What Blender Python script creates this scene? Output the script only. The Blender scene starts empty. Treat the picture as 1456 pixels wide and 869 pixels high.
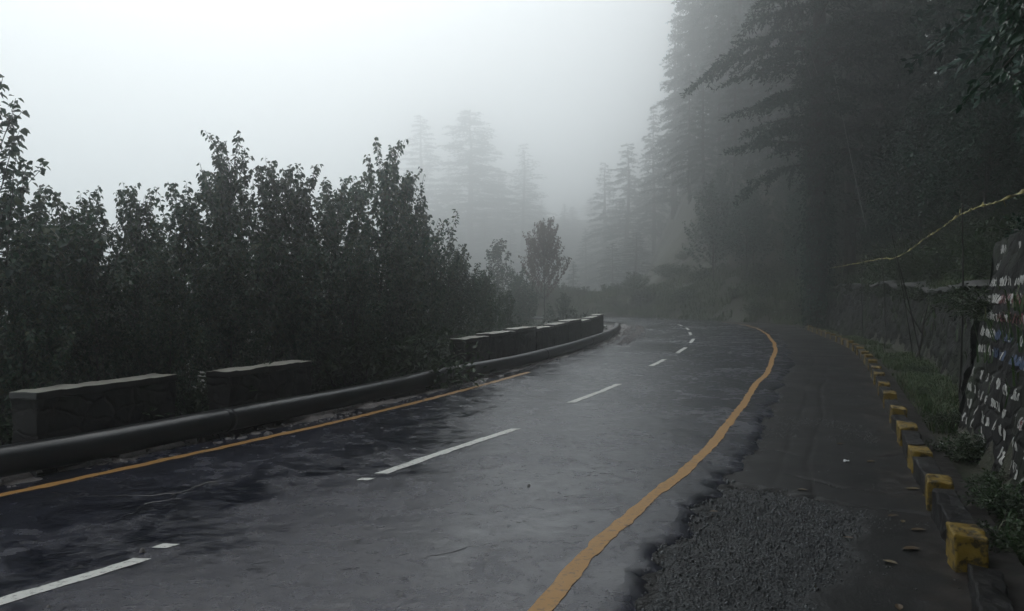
import bpy, bmesh, math, random
import numpy as np
from mathutils import Vector, noise as mnoise
from math import radians, sin, cos, pi

# ------------------------------------------------------------------ camera, light, exposure
S = bpy.context.scene
COL = S.collection
CAM_H = 1.7
F = 1134.0 / 1456.0            # focal length over picture width
cam_d = bpy.data.cameras.new('camera'); cam = bpy.data.objects.new('camera', cam_d); COL.objects.link(cam)
cam_d.sensor_width = 36; cam_d.lens = 36 * F; cam_d.clip_start = .05; cam_d.clip_end = 3000
cam.location = (0, 0, CAM_H); cam.rotation_euler = (radians(90 - .73), 0, 0)
S.camera = cam

SUN_AZ, SUN_EL = radians(-20), radians(46)
w = bpy.data.worlds.new('World'); S.world = w; w.use_nodes = True
nt = w.node_tree; nt.nodes.clear()
sky = nt.nodes.new('ShaderNodeTexSky'); sky.sky_type = 'NISHITA'; sky.sun_disc = False
sky.sun_elevation = SUN_EL; sky.sun_rotation = SUN_AZ; sky.air_density = 1; sky.dust_density = 4
mx = nt.nodes.new('ShaderNodeMix'); mx.data_type = 'RGBA'; mx.inputs[0].default_value = .9
mx.inputs[7].default_value = (9.5, 10.1, 10.4, 1)      # the white cloud layer over the sky
bg = nt.nodes.new('ShaderNodeBackground'); bg.inputs[1].default_value = .14
wo = nt.nodes.new('ShaderNodeOutputWorld')
nt.links.new(sky.outputs[0], mx.inputs[6]); nt.links.new(mx.outputs[2], bg.inputs[0]); nt.links.new(bg.outputs[0], wo.inputs[0])
sl = bpy.data.lights.new('sun', 'SUN'); sl.energy = .85; sl.angle = radians(55); sl.color = (1, .99, .965)
so = bpy.data.objects.new('sun', sl); COL.objects.link(so)
sd_ = Vector((sin(SUN_AZ) * cos(SUN_EL), cos(SUN_AZ) * cos(SUN_EL), sin(SUN_EL)))
so.rotation_euler = sd_.to_track_quat('Z', 'Y').to_euler(); so.location = (0, 0, 60)

S.view_settings.view_transform = 'Standard'; S.view_settings.look = 'None'
S.view_settings.exposure = -.50; S.view_settings.gamma = 1
S.render.engine = 'CYCLES'
cy = S.cycles
cy.use_denoising = True; cy.max_bounces = 14; cy.diffuse_bounces = 3; cy.glossy_bounces = 3
cy.volume_bounces = 12; cy.transmission_bounces = 2; cy.transparent_max_bounces = 4
cy.sample_clamp_indirect = 4; cy.caustics_reflective = False; cy.caustics_refractive = False
HAZE_DENSITY = .0085

# ------------------------------------------------------------------ helpers
rng = np.random.default_rng(7)
R_ = random.Random(5)

def px(x, y, z=0.0):
    """ground point (at height z) that the photograph's pixel x, y looks at (used once to read distances)"""
    Z = 1134 * (CAM_H - z) / (y - 420.0)
    return ((x - 728) / 1134 * Z, Z)

def at(x, Z): return ((x - 728) / 1134 * Z, Z)

_T = np.random.default_rng(3).random((256, 256))
def vnoise(x, y):
    x = np.asarray(x, float); y = np.asarray(y, float)
    xi = np.floor(x).astype(int); yi = np.floor(y).astype(int); fx = x - xi; fy = y - yi
    fx = fx * fx * (3 - 2 * fx); fy = fy * fy * (3 - 2 * fy)
    a = _T[xi & 255, yi & 255]; b = _T[(xi + 1) & 255, yi & 255]; c = _T[xi & 255, (yi + 1) & 255]; d = _T[(xi + 1) & 255, (yi + 1) & 255]
    return (a + (b - a) * fx) * (1 - fy) + (c + (d - c) * fx) * fy - .5
def fbm(x, y, n=4):
    return sum(vnoise(x * 2 ** i + 17 * i, y * 2 ** i + 5 * i) * .5 ** i for i in range(n))
def sstep(a, b, x):
    t = np.clip((np.asarray(x, float) - a) / (b - a), 0, 1); return t * t * (3 - 2 * t)

class MB:
    def __init__(s): s.v = []; s.q = []; s.t = []; s.n = 0
    def add(s, V, Q=None, T=None):
        V = np.asarray(V, float).reshape(-1, 3)
        if Q is not None and len(Q): s.q.append(np.asarray(Q, int).reshape(-1, 4) + s.n)
        if T is not None and len(T): s.t.append(np.asarray(T, int).reshape(-1, 3) + s.n)
        s.v.append(V); s.n += len(V)
    def verts(s): return np.concatenate(s.v)
    def tube(s, P, r, k=6, cap=True):
        P = np.asarray(P, float); n = len(P); r = np.broadcast_to(np.asarray(r, float), (n,))
        D = np.gradient(P, axis=0); D /= np.linalg.norm(D, axis=1)[:, None] + 1e-9
        up = np.array([0, 0, 1.]) if abs(D[0][2]) < .9 else np.array([1., 0, 0])
        A = np.cross(D, up); A /= np.linalg.norm(A, axis=1)[:, None] + 1e-9; B = np.cross(D, A)
        th = np.arange(k) * 2 * pi / k
        V = P[:, None] + r[:, None, None] * (np.cos(th)[None, :, None] * A[:, None] + np.sin(th)[None, :, None] * B[:, None])
        i = np.arange(n - 1)[:, None] * k; j = np.arange(k)[None]; j2 = (j + 1) % k
        Q = np.stack([i + j, i + j2, i + k + j2, i + k + j], -1).reshape(-1, 4)
        V = V.reshape(-1, 3); T = None
        if cap:
            V = np.concatenate([V, P[:1], P[-1:]]); c0 = n * k; jj = np.arange(k)
            T = np.concatenate([np.stack([jj * 0 + c0, (jj + 1) % k, jj], -1), np.stack([jj * 0 + c0 + 1, (n - 1) * k + jj, (n - 1) * k + (jj + 1) % k], -1)])
        s.add(V, Q, T)
    def leaves(s, P, D, U, L, W, fold=.25):
        """folded pointed leaves: six points, two quads"""
        n = len(P)
        if not n: return
        D = D / (np.linalg.norm(D, axis=1)[:, None] + 1e-9); X = np.cross(D, U); X /= np.linalg.norm(X, axis=1)[:, None] + 1e-9
        N = np.cross(X, D); L = L[:, None]; W = W[:, None]
        tip = P + D * L - N * L * .15
        l1 = P + D * L * .28 + X * W * .5 + N * W * fold; l2 = P + D * L * .68 + X * W * .36 + N * W * fold * .4
        r1 = P + D * L * .28 - X * W * .5 + N * W * fold; r2 = P + D * L * .68 - X * W * .36 + N * W * fold * .4
        V = np.stack([P, l1, l2, tip, r2, r1], 1).reshape(-1, 3); b = np.arange(n)[:, None] * 6
        s.add(V, np.concatenate([b + [0, 1, 2, 3], b + [0, 3, 4, 5]]))
    def kites(s, P, D, U, L, W):
        n = len(P)
        if not n: return
        D = D / (np.linalg.norm(D, axis=1)[:, None] + 1e-9); X = np.cross(D, U); X /= np.linalg.norm(X, axis=1)[:, None] + 1e-9
        L = L[:, None]; W = W[:, None]
        V = np.stack([P, P + D * L * .45 + X * W * .5, P + D * L, P + D * L * .45 - X * W * .5], 1).reshape(-1, 3)
        s.add(V, np.arange(n * 4).reshape(-1, 4))
    def grid(s, V, nu, nv, flip=False):
        i = np.arange(nu - 1)[:, None] * nv; j = np.arange(nv - 1)[None]
        Q = np.stack([i + j, i + nv + j, i + nv + j + 1, i + j + 1], -1).reshape(-1, 4)
        s.add(V, Q[:, ::-1] if flip else Q)
    def mesh(s, name, m, smooth=False, attrs=None):
        me = bpy.data.meshes.new(name); V = s.verts(); Q = np.concatenate(s.q) if s.q else np.zeros((0, 4), int); T = np.concatenate(s.t) if s.t else np.zeros((0, 3), int)
        me.vertices.add(len(V)); me.vertices.foreach_set('co', V.ravel().astype(np.float32))
        idx = np.concatenate([Q.ravel(), T.ravel()]); me.loops.add(len(idx)); me.loops.foreach_set('vertex_index', idx.astype(np.int32))
        st = np.concatenate([np.arange(len(Q)) * 4, len(Q) * 4 + np.arange(len(T)) * 3]); me.polygons.add(len(st)); me.polygons.foreach_set('loop_start', st.astype(np.int32))
        if attrs:
            for k, a in attrs.items():
                at_ = me.attributes.new(k, 'FLOAT', 'POINT'); at_.data.foreach_set('value', np.asarray(a, np.float32))
        me.update(calc_edges=True); me.validate()
        if smooth: me.polygons.foreach_set('use_smooth', np.ones(len(me.polygons), bool))
        me.materials.append(m); return me

def link(name, me, parent=None, loc=None, rot=None):
    o = bpy.data.objects.new(name, me); COL.objects.link(o)
    if parent is not None: o.parent = parent
    if loc is not None: o.location = loc
    if rot is not None: o.rotation_euler = rot
    return o
def tag(o, label=None, cat=None, group=None, kind=None):
    if label: o['label'] = label
    if cat: o['category'] = cat
    if group: o['group'] = group
    if kind: o['kind'] = kind
    return o
def thing(name, label, cat, loc=(0, 0, 0), rz=0, group=None):
    o = link(name, None, None, loc, (0, 0, rz)); return tag(o, label, cat, group)
def dup(root, loc, rot, sc, label, group=None):
    r = root.copy(); COL.objects.link(r); r.location = loc; r.rotation_euler = rot; r.scale = sc; r['label'] = label
    if group: r['group'] = group
    for ch in root.children:
        c = ch.copy(); COL.objects.link(c); c.parent = r
    return r
ORD = 'zeroth first second third fourth fifth sixth seventh eighth ninth tenth eleventh twelfth thirteenth fourteenth fifteenth sixteenth seventeenth eighteenth nineteenth'.split()
TENS = {20: 'twent', 30: 'thirt', 40: 'fort', 50: 'fift', 60: 'sixt', 70: 'sevent', 80: 'eight', 90: 'ninet'}
def ordw(n):
    if n < 20: return ORD[n]
    t = n // 10 * 10; return TENS[t] + ('ieth' if n == t else 'y-' + ORD[n - t])

def rough_box(sx, sy, sz, amp=.006, bev=.014, cuts=5, seed=0, fr=3.0):
    """a worn block, base centre at the origin"""
    bm = bmesh.new(); bmesh.ops.create_cube(bm, size=1)
    bmesh.ops.scale(bm, vec=(sx, sy, sz), verts=bm.verts); bmesh.ops.translate(bm, vec=(0, 0, sz / 2), verts=bm.verts)
    n = [max(1, int(cuts * d / max(sx, sy, sz))) for d in (sx, sy, sz)]
    bmesh.ops.bevel(bm, geom=bm.edges[:], offset=bev, segments=2, affect='EDGES', profile=.5)
    for ax in range(3):
        L = (sx, sy, sz)[ax]
        for i in range(1, n[ax] + 1):
            c = -L / 2 + L * i / (n[ax] + 1) + (sz / 2 if ax == 2 else 0); no = [0, 0, 0]; no[ax] = 1; co = [0, 0, 0]; co[ax] = c
            bmesh.ops.bisect_plane(bm, geom=bm.verts[:] + bm.edges[:] + bm.faces[:], plane_co=co, plane_no=no)
    off = Vector((seed * 3.7, seed * 1.3, seed * 7.1))
    for v in bm.verts:
        p = v.co * fr + off; k = mnoise.noise(p) + .5 * mnoise.noise(p * 2.7)
        q = v.co * 1.1 + off
        v.co += Vector((mnoise.noise(p + Vector((9, 0, 0))), mnoise.noise(p + Vector((0, 9, 0))), k)) * amp + Vector((0, 0, mnoise.noise(q))) * amp
    me = bpy.data.meshes.new('block'); bm.to_mesh(me); bm.free()
    return me

# ------------------------------------------------------------------ materials
class NT:
    def __init__(s, name):
        s.m = bpy.data.materials.new(name); s.m.use_nodes = True; s.t = s.m.node_tree; s.t.nodes.clear()
        s.out = s.n('OutputMaterial'); s.b = s.n('BsdfPrincipled'); s.l(s.b.outputs[0], s.out.inputs[0])
    def n(s, t, **k):
        x = s.t.nodes.new('ShaderNode' + t)
        for a, b in k.items(): setattr(x, a, b)
        return x
    def l(s, a, b): s.t.links.new(a, b)
    def put(s, v, i):
        if hasattr(v, 'is_output'): s.l(v, i)
        else: i.default_value = v
    def pos(s): return s.n('NewGeometry').outputs['Position']
    def obj(s): return s.n('TexCoord').outputs['Object']
    def noise(s, vec, scale, detail=4, rough=.55, dist=0):
        x = s.n('TexNoise'); s.l(vec, x.inputs['Vector']); x.inputs['Scale'].default_value = scale; x.inputs['Detail'].default_value = detail
        x.inputs['Roughness'].default_value = rough; x.inputs['Distortion'].default_value = dist; return x.outputs[0]
    def vor(s, vec, scale, feature='F1', out=0):
        x = s.n('TexVoronoi', feature=feature); s.l(vec, x.inputs['Vector']); x.inputs['Scale'].default_value = scale; return x.outputs[out]
    def ramp(s, v, *st):
        x = s.n('ValToRGB'); s.l(v, x.inputs[0]); e = x.color_ramp.elements
        while len(e) < len(st): e.new(.5)
        for i, (p, c) in enumerate(st):
            e[i].position = p; e[i].color = (c, c, c, 1) if not isinstance(c, tuple) else (*c, 1)
        return x.outputs[0]
    def mr(s, v, a, b, c, d):
        x = s.n('MapRange'); s.l(v, x.inputs[0])
        for i, k in enumerate((a, b, c, d)): x.inputs[i + 1].default_value = k
        return x.outputs[0]
    def mix(s, f, a, b, bt='MIX'):
        x = s.n('Mix', data_type='RGBA', blend_type=bt); s.put(f, x.inputs[0])
        for v, i in ((a, 6), (b, 7)): s.put((*v, 1) if isinstance(v, tuple) and len(v) == 3 else v, x.inputs[i])
        return x.outputs[2]
    def math(s, op, a, b=0.0):
        x = s.n('Math', operation=op); s.put(a, x.inputs[0]); s.put(b, x.inputs[1]); return x.outputs[0]
    def bump(s, h, strength, dist, prev=None):
        x = s.n('Bump'); s.l(h, x.inputs['Height']); x.inputs['Strength'].default_value = strength; x.inputs['Distance'].default_value = dist
        if prev is not None: s.l(prev, x.inputs['Normal'])
        return x.outputs[0]
    def warp(s, vec, scale, amt):
        x = s.n('TexNoise'); s.l(vec, x.inputs['Vector']); x.inputs['Scale'].default_value = scale; x.inputs['Detail'].default_value = 3
        a = s.n('VectorMath', operation='MULTIPLY_ADD'); s.l(x.outputs[1], a.inputs[0]); a.inputs[1].default_value = (amt,) * 3; s.l(vec, a.inputs[2]); return a.outputs[0]
    def set(s, **k):
        for a, v in k.items():
            i = s.b.inputs[a.replace('_', ' ')]
            s.put((*v, 1) if isinstance(v, tuple) and len(v) == 3 else v, i)
        return s.m

def m_road():
    t = NT('wet asphalt'); p = t.pos(); wp = t.warp(p, 1.2, .45); ln = t.n('Attribute', attribute_name='lane').outputs['Fac']
    big = t.noise(wp, .30, 4, .6, .6); mid = t.noise(wp, 1.5, 7, .68, .7); sm = t.noise(p, 5.5, 5, .65, .4); fine = t.noise(p, 55, 3, .6); grit = t.noise(p, 190, 2, .6); agg = t.vor(p, 95, 'F1', 0)
    f = t.math('ADD', t.math('MULTIPLY', big, .42), t.math('ADD', t.math('MULTIPLY', mid, .42), t.math('MULTIPLY', sm, .18)))
    f = t.math('ADD', f, t.mr(ln, 0, .6, -.06, .012))
    wet = t.ramp(f, (.40, 0.), (.50, .5), (.61, 1.))          # 1: damp rough asphalt, 0: a film of standing water
    ck = t.vor(t.warp(p, 2.2, .35), .55, 'DISTANCE_TO_EDGE'); ckm = t.ramp(ck, (.0, 1.), (.010, 0.))
    msk = t.ramp(t.noise(p, .35, 2), (.54, 0.), (.62, 1.)); ckm = t.math('MULTIPLY', ckm, msk)
    pit = t.ramp(t.noise(t.warp(p, 3, .2), 4, 5, .75), (.63, 0.), (.68, 1.))
    base = t.mix(wet, (.004, .005, .009), (.011, .013, .026)); base = t.mix(t.math('MULTIPLY', t.mr(fine, .44, .6, 0, .9), t.mr(wet, 0, 1, .25, 1)), base, (.034, .037, .058))
    base = t.mix(ckm, base, (.006, .006, .007)); base = t.mix(t.math('MULTIPLY', pit, .7), base, (.008, .008, .009))
    rg = t.mr(wet, 0, 1, .08, .26); rg = t.math('ADD', t.math('ADD', rg, t.mr(mid, .3, .7, -.05, .08)), t.mr(sm, .35, .65, -.05, .09))
    h = t.math('ADD', t.math('MULTIPLY', grit, .4), t.math('ADD', fine, t.math('MULTIPLY', agg, -.8)))
    h = t.math('MULTIPLY', h, t.mr(wet, 0, 1, .06, 1)); h = t.math('SUBTRACT', h, t.math('MULTIPLY', t.math('ADD', ckm, pit), 1.5))
    nb = t.bump(t.noise(p, 2.6, 4), .30, .03); nb = t.bump(t.noise(p, 11, 4), .45, .010, nb); nb = t.bump(h, .6, .005, nb)
    return t.set(Base_Color=base, Roughness=rg, Normal=nb, Specular_IOR_Level=.39)
def m_shoulder():
    t = NT('old broken asphalt'); p = t.pos(); a = t.n('Attribute', attribute_name='rough').outputs['Fac']
    big = t.noise(p, .7, 4, .6, .5); fine = t.noise(p, 45, 4, .65); st = t.vor(p, 55, 'F1'); stc = t.vor(p, 55, 'F1', 1)
    dirt = t.n('Attribute', attribute_name='dirt').outputs['Fac']
    base = t.mix(big, (.006, .0065, .007), (.015, .0155, .016)); 
    bw = t.n('RGBToBW'); t.l(stc, bw.inputs[0])
    base = t.mix(t.math('MULTIPLY', a, .8), base, t.mix(bw.outputs[0], (.004, .005, .005), (.050, .055, .060)))
    base = t.mix(t.math('MULTIPLY', dirt, t.mr(t.noise(p, 9, 5), .35, .6, .3, 1)), base, t.mix(fine, (.010, .009, .008), (.040, .034, .031)))
    ck = t.n('Attribute', attribute_name='crack').outputs['Fac']; base = t.mix(t.ramp(t.math('ADD', ck, t.mr(fine, .2, .8, -.25, .25)), (.35, 0.), (.7, .9)), base, (.006, .006, .006))  # dirt-dark cracks and joints; the shallow road-edge gap gets its shade by colour
    h = t.math('ADD', t.math('MULTIPLY', t.math('MULTIPLY', st, a), -1.6), t.math('MULTIPLY', fine, .5))
    rg = t.mr(big, .3, .7, .38, .62)
    return t.set(Base_Color=base, Roughness=rg, Normal=t.bump(h, .8, .008), Specular_IOR_Level=.13)
def m_mud():
    t = NT('wet silt'); p = t.pos(); big = t.noise(p, 1.6, 5, .65, .5); fine = t.noise(p, 26, 5, .7)
    base = t.mix(t.ramp(big, (.42, 0.), (.56, 1.)), (.020, .016, .015), (.14, .12, .115)); base = t.mix(t.mr(fine, .35, .7, 0, .7), base, (.03, .025, .024))
    return t.set(Base_Color=base, Roughness=t.mr(big, .35, .6, .18, .55), Normal=t.bump(fine, .7, .02), Specular_IOR_Level=.4)
def m_paint(name, c, c2):
    t = NT(name); p = t.pos(); n = t.noise(p, 22, 5, .7); n2 = t.noise(p, 3, 3)
    ws = t.ramp(n, (.54, 0.), (.64, 1.)); base = t.mix(n2, c, c2); base = t.mix(t.math('MULTIPLY', ws, .75), base, (.05, .045, .045))
    return t.set(Base_Color=base, Roughness=.5, Normal=t.bump(t.noise(p, 150, 3), .4, .002), Specular_IOR_Level=.3)
def m_stone(name, ca, cb, mortar, scale=2.6, moss=(.018, .028, .012), coord='obj'):
    t = NT(name); p = t.obj() if coord == 'obj' else t.pos(); wp = t.warp(p, 6, .10)
    mp = t.n('Mapping'); t.l(wp, mp.inputs[0]); mp.inputs['Scale'].default_value = (1, 1, 1.7)
    cell = t.vor(mp.outputs[0], scale, 'F1', 1); bw = t.n('RGBToBW'); t.l(cell, bw.inputs[0]); ed = t.vor(mp.outputs[0], scale, 'DISTANCE_TO_EDGE')
    n = t.noise(p, 12, 6, .65); big = t.noise(p, .8, 4)
    base = t.mix(bw.outputs[0], ca, cb); base = t.mix(t.mr(n, .3, .7, 0, .6), base, ca); em = t.ramp(ed, (.02, 1.), (.09, 0.)); base = t.mix(em, base, mortar)
    base = t.mix(t.ramp(big, (.5, 0.), (.66, .75)), base, moss)
    h = t.math('ADD', t.math('MULTIPLY', t.ramp(ed, (.0, 0.), (.14, 1.)), 1.), t.math('MULTIPLY', n, .6))
    return t.set(Base_Color=base, Roughness=.75, Normal=t.bump(h, .6, .022), Specular_IOR_Level=.13)
def m_conc(name, ca, cb, rough=.6):
    t = NT(name); p = t.obj(); n = t.noise(p, 7, 6, .65); f = t.noise(p, 70, 3)
    base = t.mix(t.mr(n, .3, .7, 0, 1), ca, cb)
    return t.set(Base_Color=base, Roughness=rough, Normal=t.bump(t.math('ADD', n, t.math('MULTIPLY', f, .4)), .5, .01), Specular_IOR_Level=.35)
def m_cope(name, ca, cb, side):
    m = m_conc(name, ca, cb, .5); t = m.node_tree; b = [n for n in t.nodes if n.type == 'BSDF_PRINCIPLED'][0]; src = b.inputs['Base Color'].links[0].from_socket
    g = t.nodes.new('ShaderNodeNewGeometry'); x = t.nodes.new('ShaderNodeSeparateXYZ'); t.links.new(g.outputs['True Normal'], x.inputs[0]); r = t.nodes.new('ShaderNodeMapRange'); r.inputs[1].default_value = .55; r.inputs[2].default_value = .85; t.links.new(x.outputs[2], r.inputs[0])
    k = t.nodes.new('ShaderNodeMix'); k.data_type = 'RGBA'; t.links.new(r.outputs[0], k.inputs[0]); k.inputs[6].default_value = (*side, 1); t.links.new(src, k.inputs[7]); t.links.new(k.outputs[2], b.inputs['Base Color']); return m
def m_chip(name, c, c2, under):
    t = NT(name); p = t.obj(); n = t.noise(p, 9, 6, .7); n2 = t.noise(p, 30, 5)
    i = t.n('ObjectInfo').outputs['Random']; pv = t.n('VectorMath', operation='ADD'); t.l(p, pv.inputs[0])
    cmb = t.n('CombineXYZ'); t.l(t.math('MULTIPLY', i, 40.), cmb.inputs[0]); t.l(cmb.outputs[0], pv.inputs[1])
    ch = t.ramp(t.noise(pv.outputs[0], 10, 7, .75), (.50, 0.), (.58, .9))
    base = t.mix(n, c, c2); base = t.mix(ch, base, under)
    return t.set(Base_Color=base, Roughness=.5, Normal=t.bump(t.math('SUBTRACT', n2, ch), .6, .012), Specular_IOR_Level=.16)
def m_leaf(name, cols, rough=.42, trans=.25, spec=.4):
    t = NT(name); r = t.n('NewGeometry').outputs['Random Per Island']
    c = t.ramp(r, *[(i / (len(cols) - 1), k) for i, k in enumerate(cols)])
    oi = t.n('ObjectInfo').outputs['Random']; hs = t.n('HueSaturation'); t.l(c, hs.inputs['Color']); t.l(t.mr(oi, 0, 1, .75, 1.25), hs.inputs['Value']); t.l(t.mr(oi, 0, 1, .485, .512), hs.inputs['Hue'])
    c = hs.outputs[0]
    t.set(Base_Color=c, Roughness=rough, Specular_IOR_Level=spec)
    if trans:
        tr = t.n('BsdfTranslucent'); t.l(c, tr.inputs[0]); mxs = t.n('MixShader'); mxs.inputs[0].default_value = trans
        t.l(t.b.outputs[0], mxs.inputs[1]); t.l(tr.outputs[0], mxs.inputs[2]); t.l(mxs.outputs[0], t.out.inputs[0])
    return t.m
def m_bark(name, ca, cb):
    t = NT(name); p = t.obj(); mp = t.n('Mapping'); t.l(p, mp.inputs[0]); mp.inputs['Scale'].default_value = (1, 1, .25); n = t.noise(mp.outputs[0], 14, 5, .65)
    return t.set(Base_Color=t.mix(t.mr(n, .3, .7, 0, 1), ca, cb), Roughness=.75, Normal=t.bump(n, .8, .03), Specular_IOR_Level=.25)
def m_soil():
    t = NT('forest soil'); p = t.pos(); n = t.noise(p, 1.1, 6, .65); f = t.noise(p, 14, 5, .7)
    base = t.mix(t.ramp(n, (.42, 0.), (.6, 1.)), (.022, .020, .014), (.020, .034, .014)); base = t.mix(t.mr(f, .4, .7, 0, .6), base, (.05, .04, .028))
    return t.set(Base_Color=base, Roughness=.7, Normal=t.bump(f, .8, .05), Specular_IOR_Level=.2)
def m_plain(name, c, rough=.5, spec=.4, nsc=30, var=.35):
    t = NT(name); p = t.obj(); n = t.noise(p, nsc, 4)
    return t.set(Base_Color=t.mix(n, tuple(k * (1 - var) for k in c), tuple(k * (1 + var) for k in c)), Roughness=rough, Normal=t.bump(n, .3, .004), Specular_IOR_Level=spec)

M = dict(
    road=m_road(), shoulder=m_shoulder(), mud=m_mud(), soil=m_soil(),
    white=m_paint('white road paint', (.52, .53, .50), (.64, .64, .60)), yellow=m_paint('yellow road paint', (.30, .150, .028), (.38, .20, .05)),
    stone=m_stone('parapet stone', (.010, .0095, .0095), (.028, .026, .025), (.020, .018, .017), 3.2),
    wall=m_stone('retaining wall stone', (.005, .005, .0055), (.022, .022, .022), (.004, .004, .004), 2.4, coord='pos'),
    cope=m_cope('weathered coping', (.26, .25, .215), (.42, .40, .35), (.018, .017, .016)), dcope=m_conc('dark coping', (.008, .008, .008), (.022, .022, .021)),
    ky=m_chip('chipped yellow paint', (.16, .105, .015), (.23, .155, .03), (.03, .025, .018)), kb=m_chip('black kerb paint', (.004, .004, .0045), (.007, .007, .008), (.014, .014, .014)),
    pipe=m_plain('black wet pipe', (.012, .013, .015), .30, .55, 9, .5),
    broad=m_leaf('broad leaves', [(.012, .038, .024), (.022, .062, .036), (.036, .082, .040), (.075, .085, .040), (.018, .054, .036)], .38, .35),
    rust=m_leaf('reddish leaves', [(.075, .036, .026), (.11, .052, .036), (.055, .040, .026), (.12, .07, .05)], .5, .25),
    needle=m_leaf('needles', [(.005, .028, .021), (.009, .046, .032), (.014, .060, .034), (.007, .037, .028)], .55, .15, .25),
    shrub=m_leaf('shrub leaves', [(.016, .036, .016), (.030, .058, .022), (.045, .070, .026), (.020, .040, .02)], .45, .25),
    gloss=m_leaf('glossy leaves', [(.016, .040, .022), (.026, .060, .030), (.03, .07, .04)], .22, .2, .6),
    deep=m_leaf('deep green leaves', [(.007, .034, .022), (.012, .054, .034), (.018, .068, .038), (.009, .042, .030)], .45, .25),
    grass=m_leaf('grass blades', [(.020, .050, .014), (.040, .080, .022), (.060, .085, .030), (.075, .070, .035)], .5, .3),
    bark=m_bark('dark bark', (.012, .010, .009), (.05, .043, .038)), sbark=m_bark('grey bark', (.03, .028, .026), (.08, .075, .07)),
    dry=m_leaf('dry leaves', [(.12, .08, .03), (.20, .16, .07), (.08, .05, .025), (.24, .21, .12)], .4, .15),
    wire=m_plain('black cable', (.01, .01, .01), .5), pale=m_plain('pale wire', (.22, .23, .23), .45), ptape=m_plain('yellow tape', (.30, .25, .06), .4, .4, 12),
    pw=m_plain('white wall paint', (.36, .36, .34), .6, .2, 40, .7), pr=m_plain('red wall paint', (.11, .022, .025), .6, .3, 25), pb=m_plain('blue wall paint', (.025, .05, .11), .6, .3, 25),
    lit=m_plain('white plastic', (.55, .56, .57), .35, .5, 12), litb=m_plain('pale blue plastic', (.22, .42, .52), .35, .5, 12),
    paledead=m_plain('pale dead wood', (.30, .28, .25), .6, .3, 8), stick=m_plain('dark stick', (.018, .015, .013), .6, .3, 20),
    chip=m_leaf('stone chips', [(.005, .006, .006), (.012, .013, .015), (.09, .098, .108), (.008, .009, .009)], .28, 0, .45),
    rub=m_conc('rubble', (.06, .054, .052), (.19, .17, .165), .5),
)

# ------------------------------------------------------------------ the road's line
CP = [(-26, -27), (-15.5, -13.5), (-9.6, -5.5), (-5.6, .6), (-2.72, 4.6), (-1.25, 7.56), (-.02, 10.15), (1.02, 12.6), (2.1, 15.4), (3.5, 19.3), (4.8, 23.4), (6.45, 29.0), (7.8, 34.6), (8.85, 39.8),
      (9.5, 44), (9.8, 48.5), (9.1, 53.5), (6.9, 58.2), (3, 62.3), (-3, 65.8), (-12, 68.6), (-26, 71), (-45, 73)]
def spline(P, step=.2):
    P = np.asarray(P, float); out = []
    Q = np.vstack([2 * P[0] - P[1], P, 2 * P[-1] - P[-2]])
    for i in range(1, len(Q) - 2):
        a, b, c, d = Q[i - 1:i + 3]; n = max(4, int(np.linalg.norm(c - b) / .05)); t = np.linspace(0, 1, n, endpoint=False)[:, None]
        out.append(.5 * (2 * b + (c - a) * t + (2 * a - 5 * b + 4 * c - d) * t ** 2 + (3 * b - a - 3 * c + d) * t ** 3))
    out.append(P[-1:]); X = np.vstack(out); L = np.r_[0, np.cumsum(np.linalg.norm(np.diff(X, axis=0), axis=1))]
    s = np.arange(0, L[-1], step); return np.stack([np.interp(s, L, X[:, k]) for k in range(P.shape[1])], 1), s
C, CS = spline(CP, .1)
for _ in range(12):
    C[5:-5] = (sum(C[5 + k:len(C) - 5 + k] for k in range(-5, 6))) / 11
TG = np.gradient(C, axis=0); TG /= np.linalg.norm(TG, axis=1)[:, None]; NR = np.stack([TG[:, 1], -TG[:, 0]], 1)   # right-hand normal
def sd(x, y, step=4):
    x = np.atleast_1d(np.asarray(x, float)).ravel(); y = np.atleast_1d(np.asarray(y, float)).ravel(); c = C[::step]; out_s = np.empty(len(x)); out_d = np.empty(len(x))
    for a in range(0, len(x), 20000):
        X = x[a:a + 20000, None] - c[None, :, 0]; Y = y[a:a + 20000, None] - c[None, :, 1]; D = X * X + Y * Y; i = D.argmin(1); k = np.arange(len(i)); n = NR[::step][i]
        out_s[a:a + 20000] = CS[::step][i]; out_d[a:a + 20000] = np.sqrt(D[k, i]) * np.sign(X[k, i] * n[:, 0] + Y[k, i] * n[:, 1])
    return out_s, out_d
def cpt(s, d):
    s = np.asarray(s, float); d = np.asarray(d, float)
    return np.stack([np.interp(s, CS, C[:, 0]) + np.interp(s, CS, NR[:, 0]) * d, np.interp(s, CS, C[:, 1]) + np.interp(s, CS, NR[:, 1]) * d], -1)
def off(points):
    """offset from the centre line along s of a measured line"""
    p = np.asarray(points, float); s, d = sd(p[:, 0], p[:, 1], 1); o = np.argsort(s); return s[o], d[o]
RS, RD = off([(.17, 4.29), (.64, 5.46), (1.0, 6.22), (1.68, 7.59), (2.75, 10.2), (4.54, 14.8), (6.5, 19.9), (8.25, 24.9), (9.9, 30.3), (11.9, 37.8), (12.9, 42.8), (13.5, 47), (13.4, 50), (12.3, 55.5)])
LS, LD = off([(-4.34, 6.76), (-3.228, 8.885), (-2.70, 9.94), (-1.71, 12.28), (-.18, 16.07), (5.9, 38.6)])
rO = lambda s: np.interp(s, RS, RD)
lO = lambda s: np.interp(s, LS, LD)
KP, _ks = spline([(-2.2, -4.2), (.6, 1.0), (2.6, 4.4), (3.48, 6.4), (4.14, 8.03), (4.69, 9.4), (5.43, 11.2), (6.4, 13.6), (7.26, 15.7), (8.14, 17.85), (9.5, 21.4), (11, 25.7), (12.0, 29.2), (13.1, 33.2), (14.6, 39.0), (15.6, 44)], .1)
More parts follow.
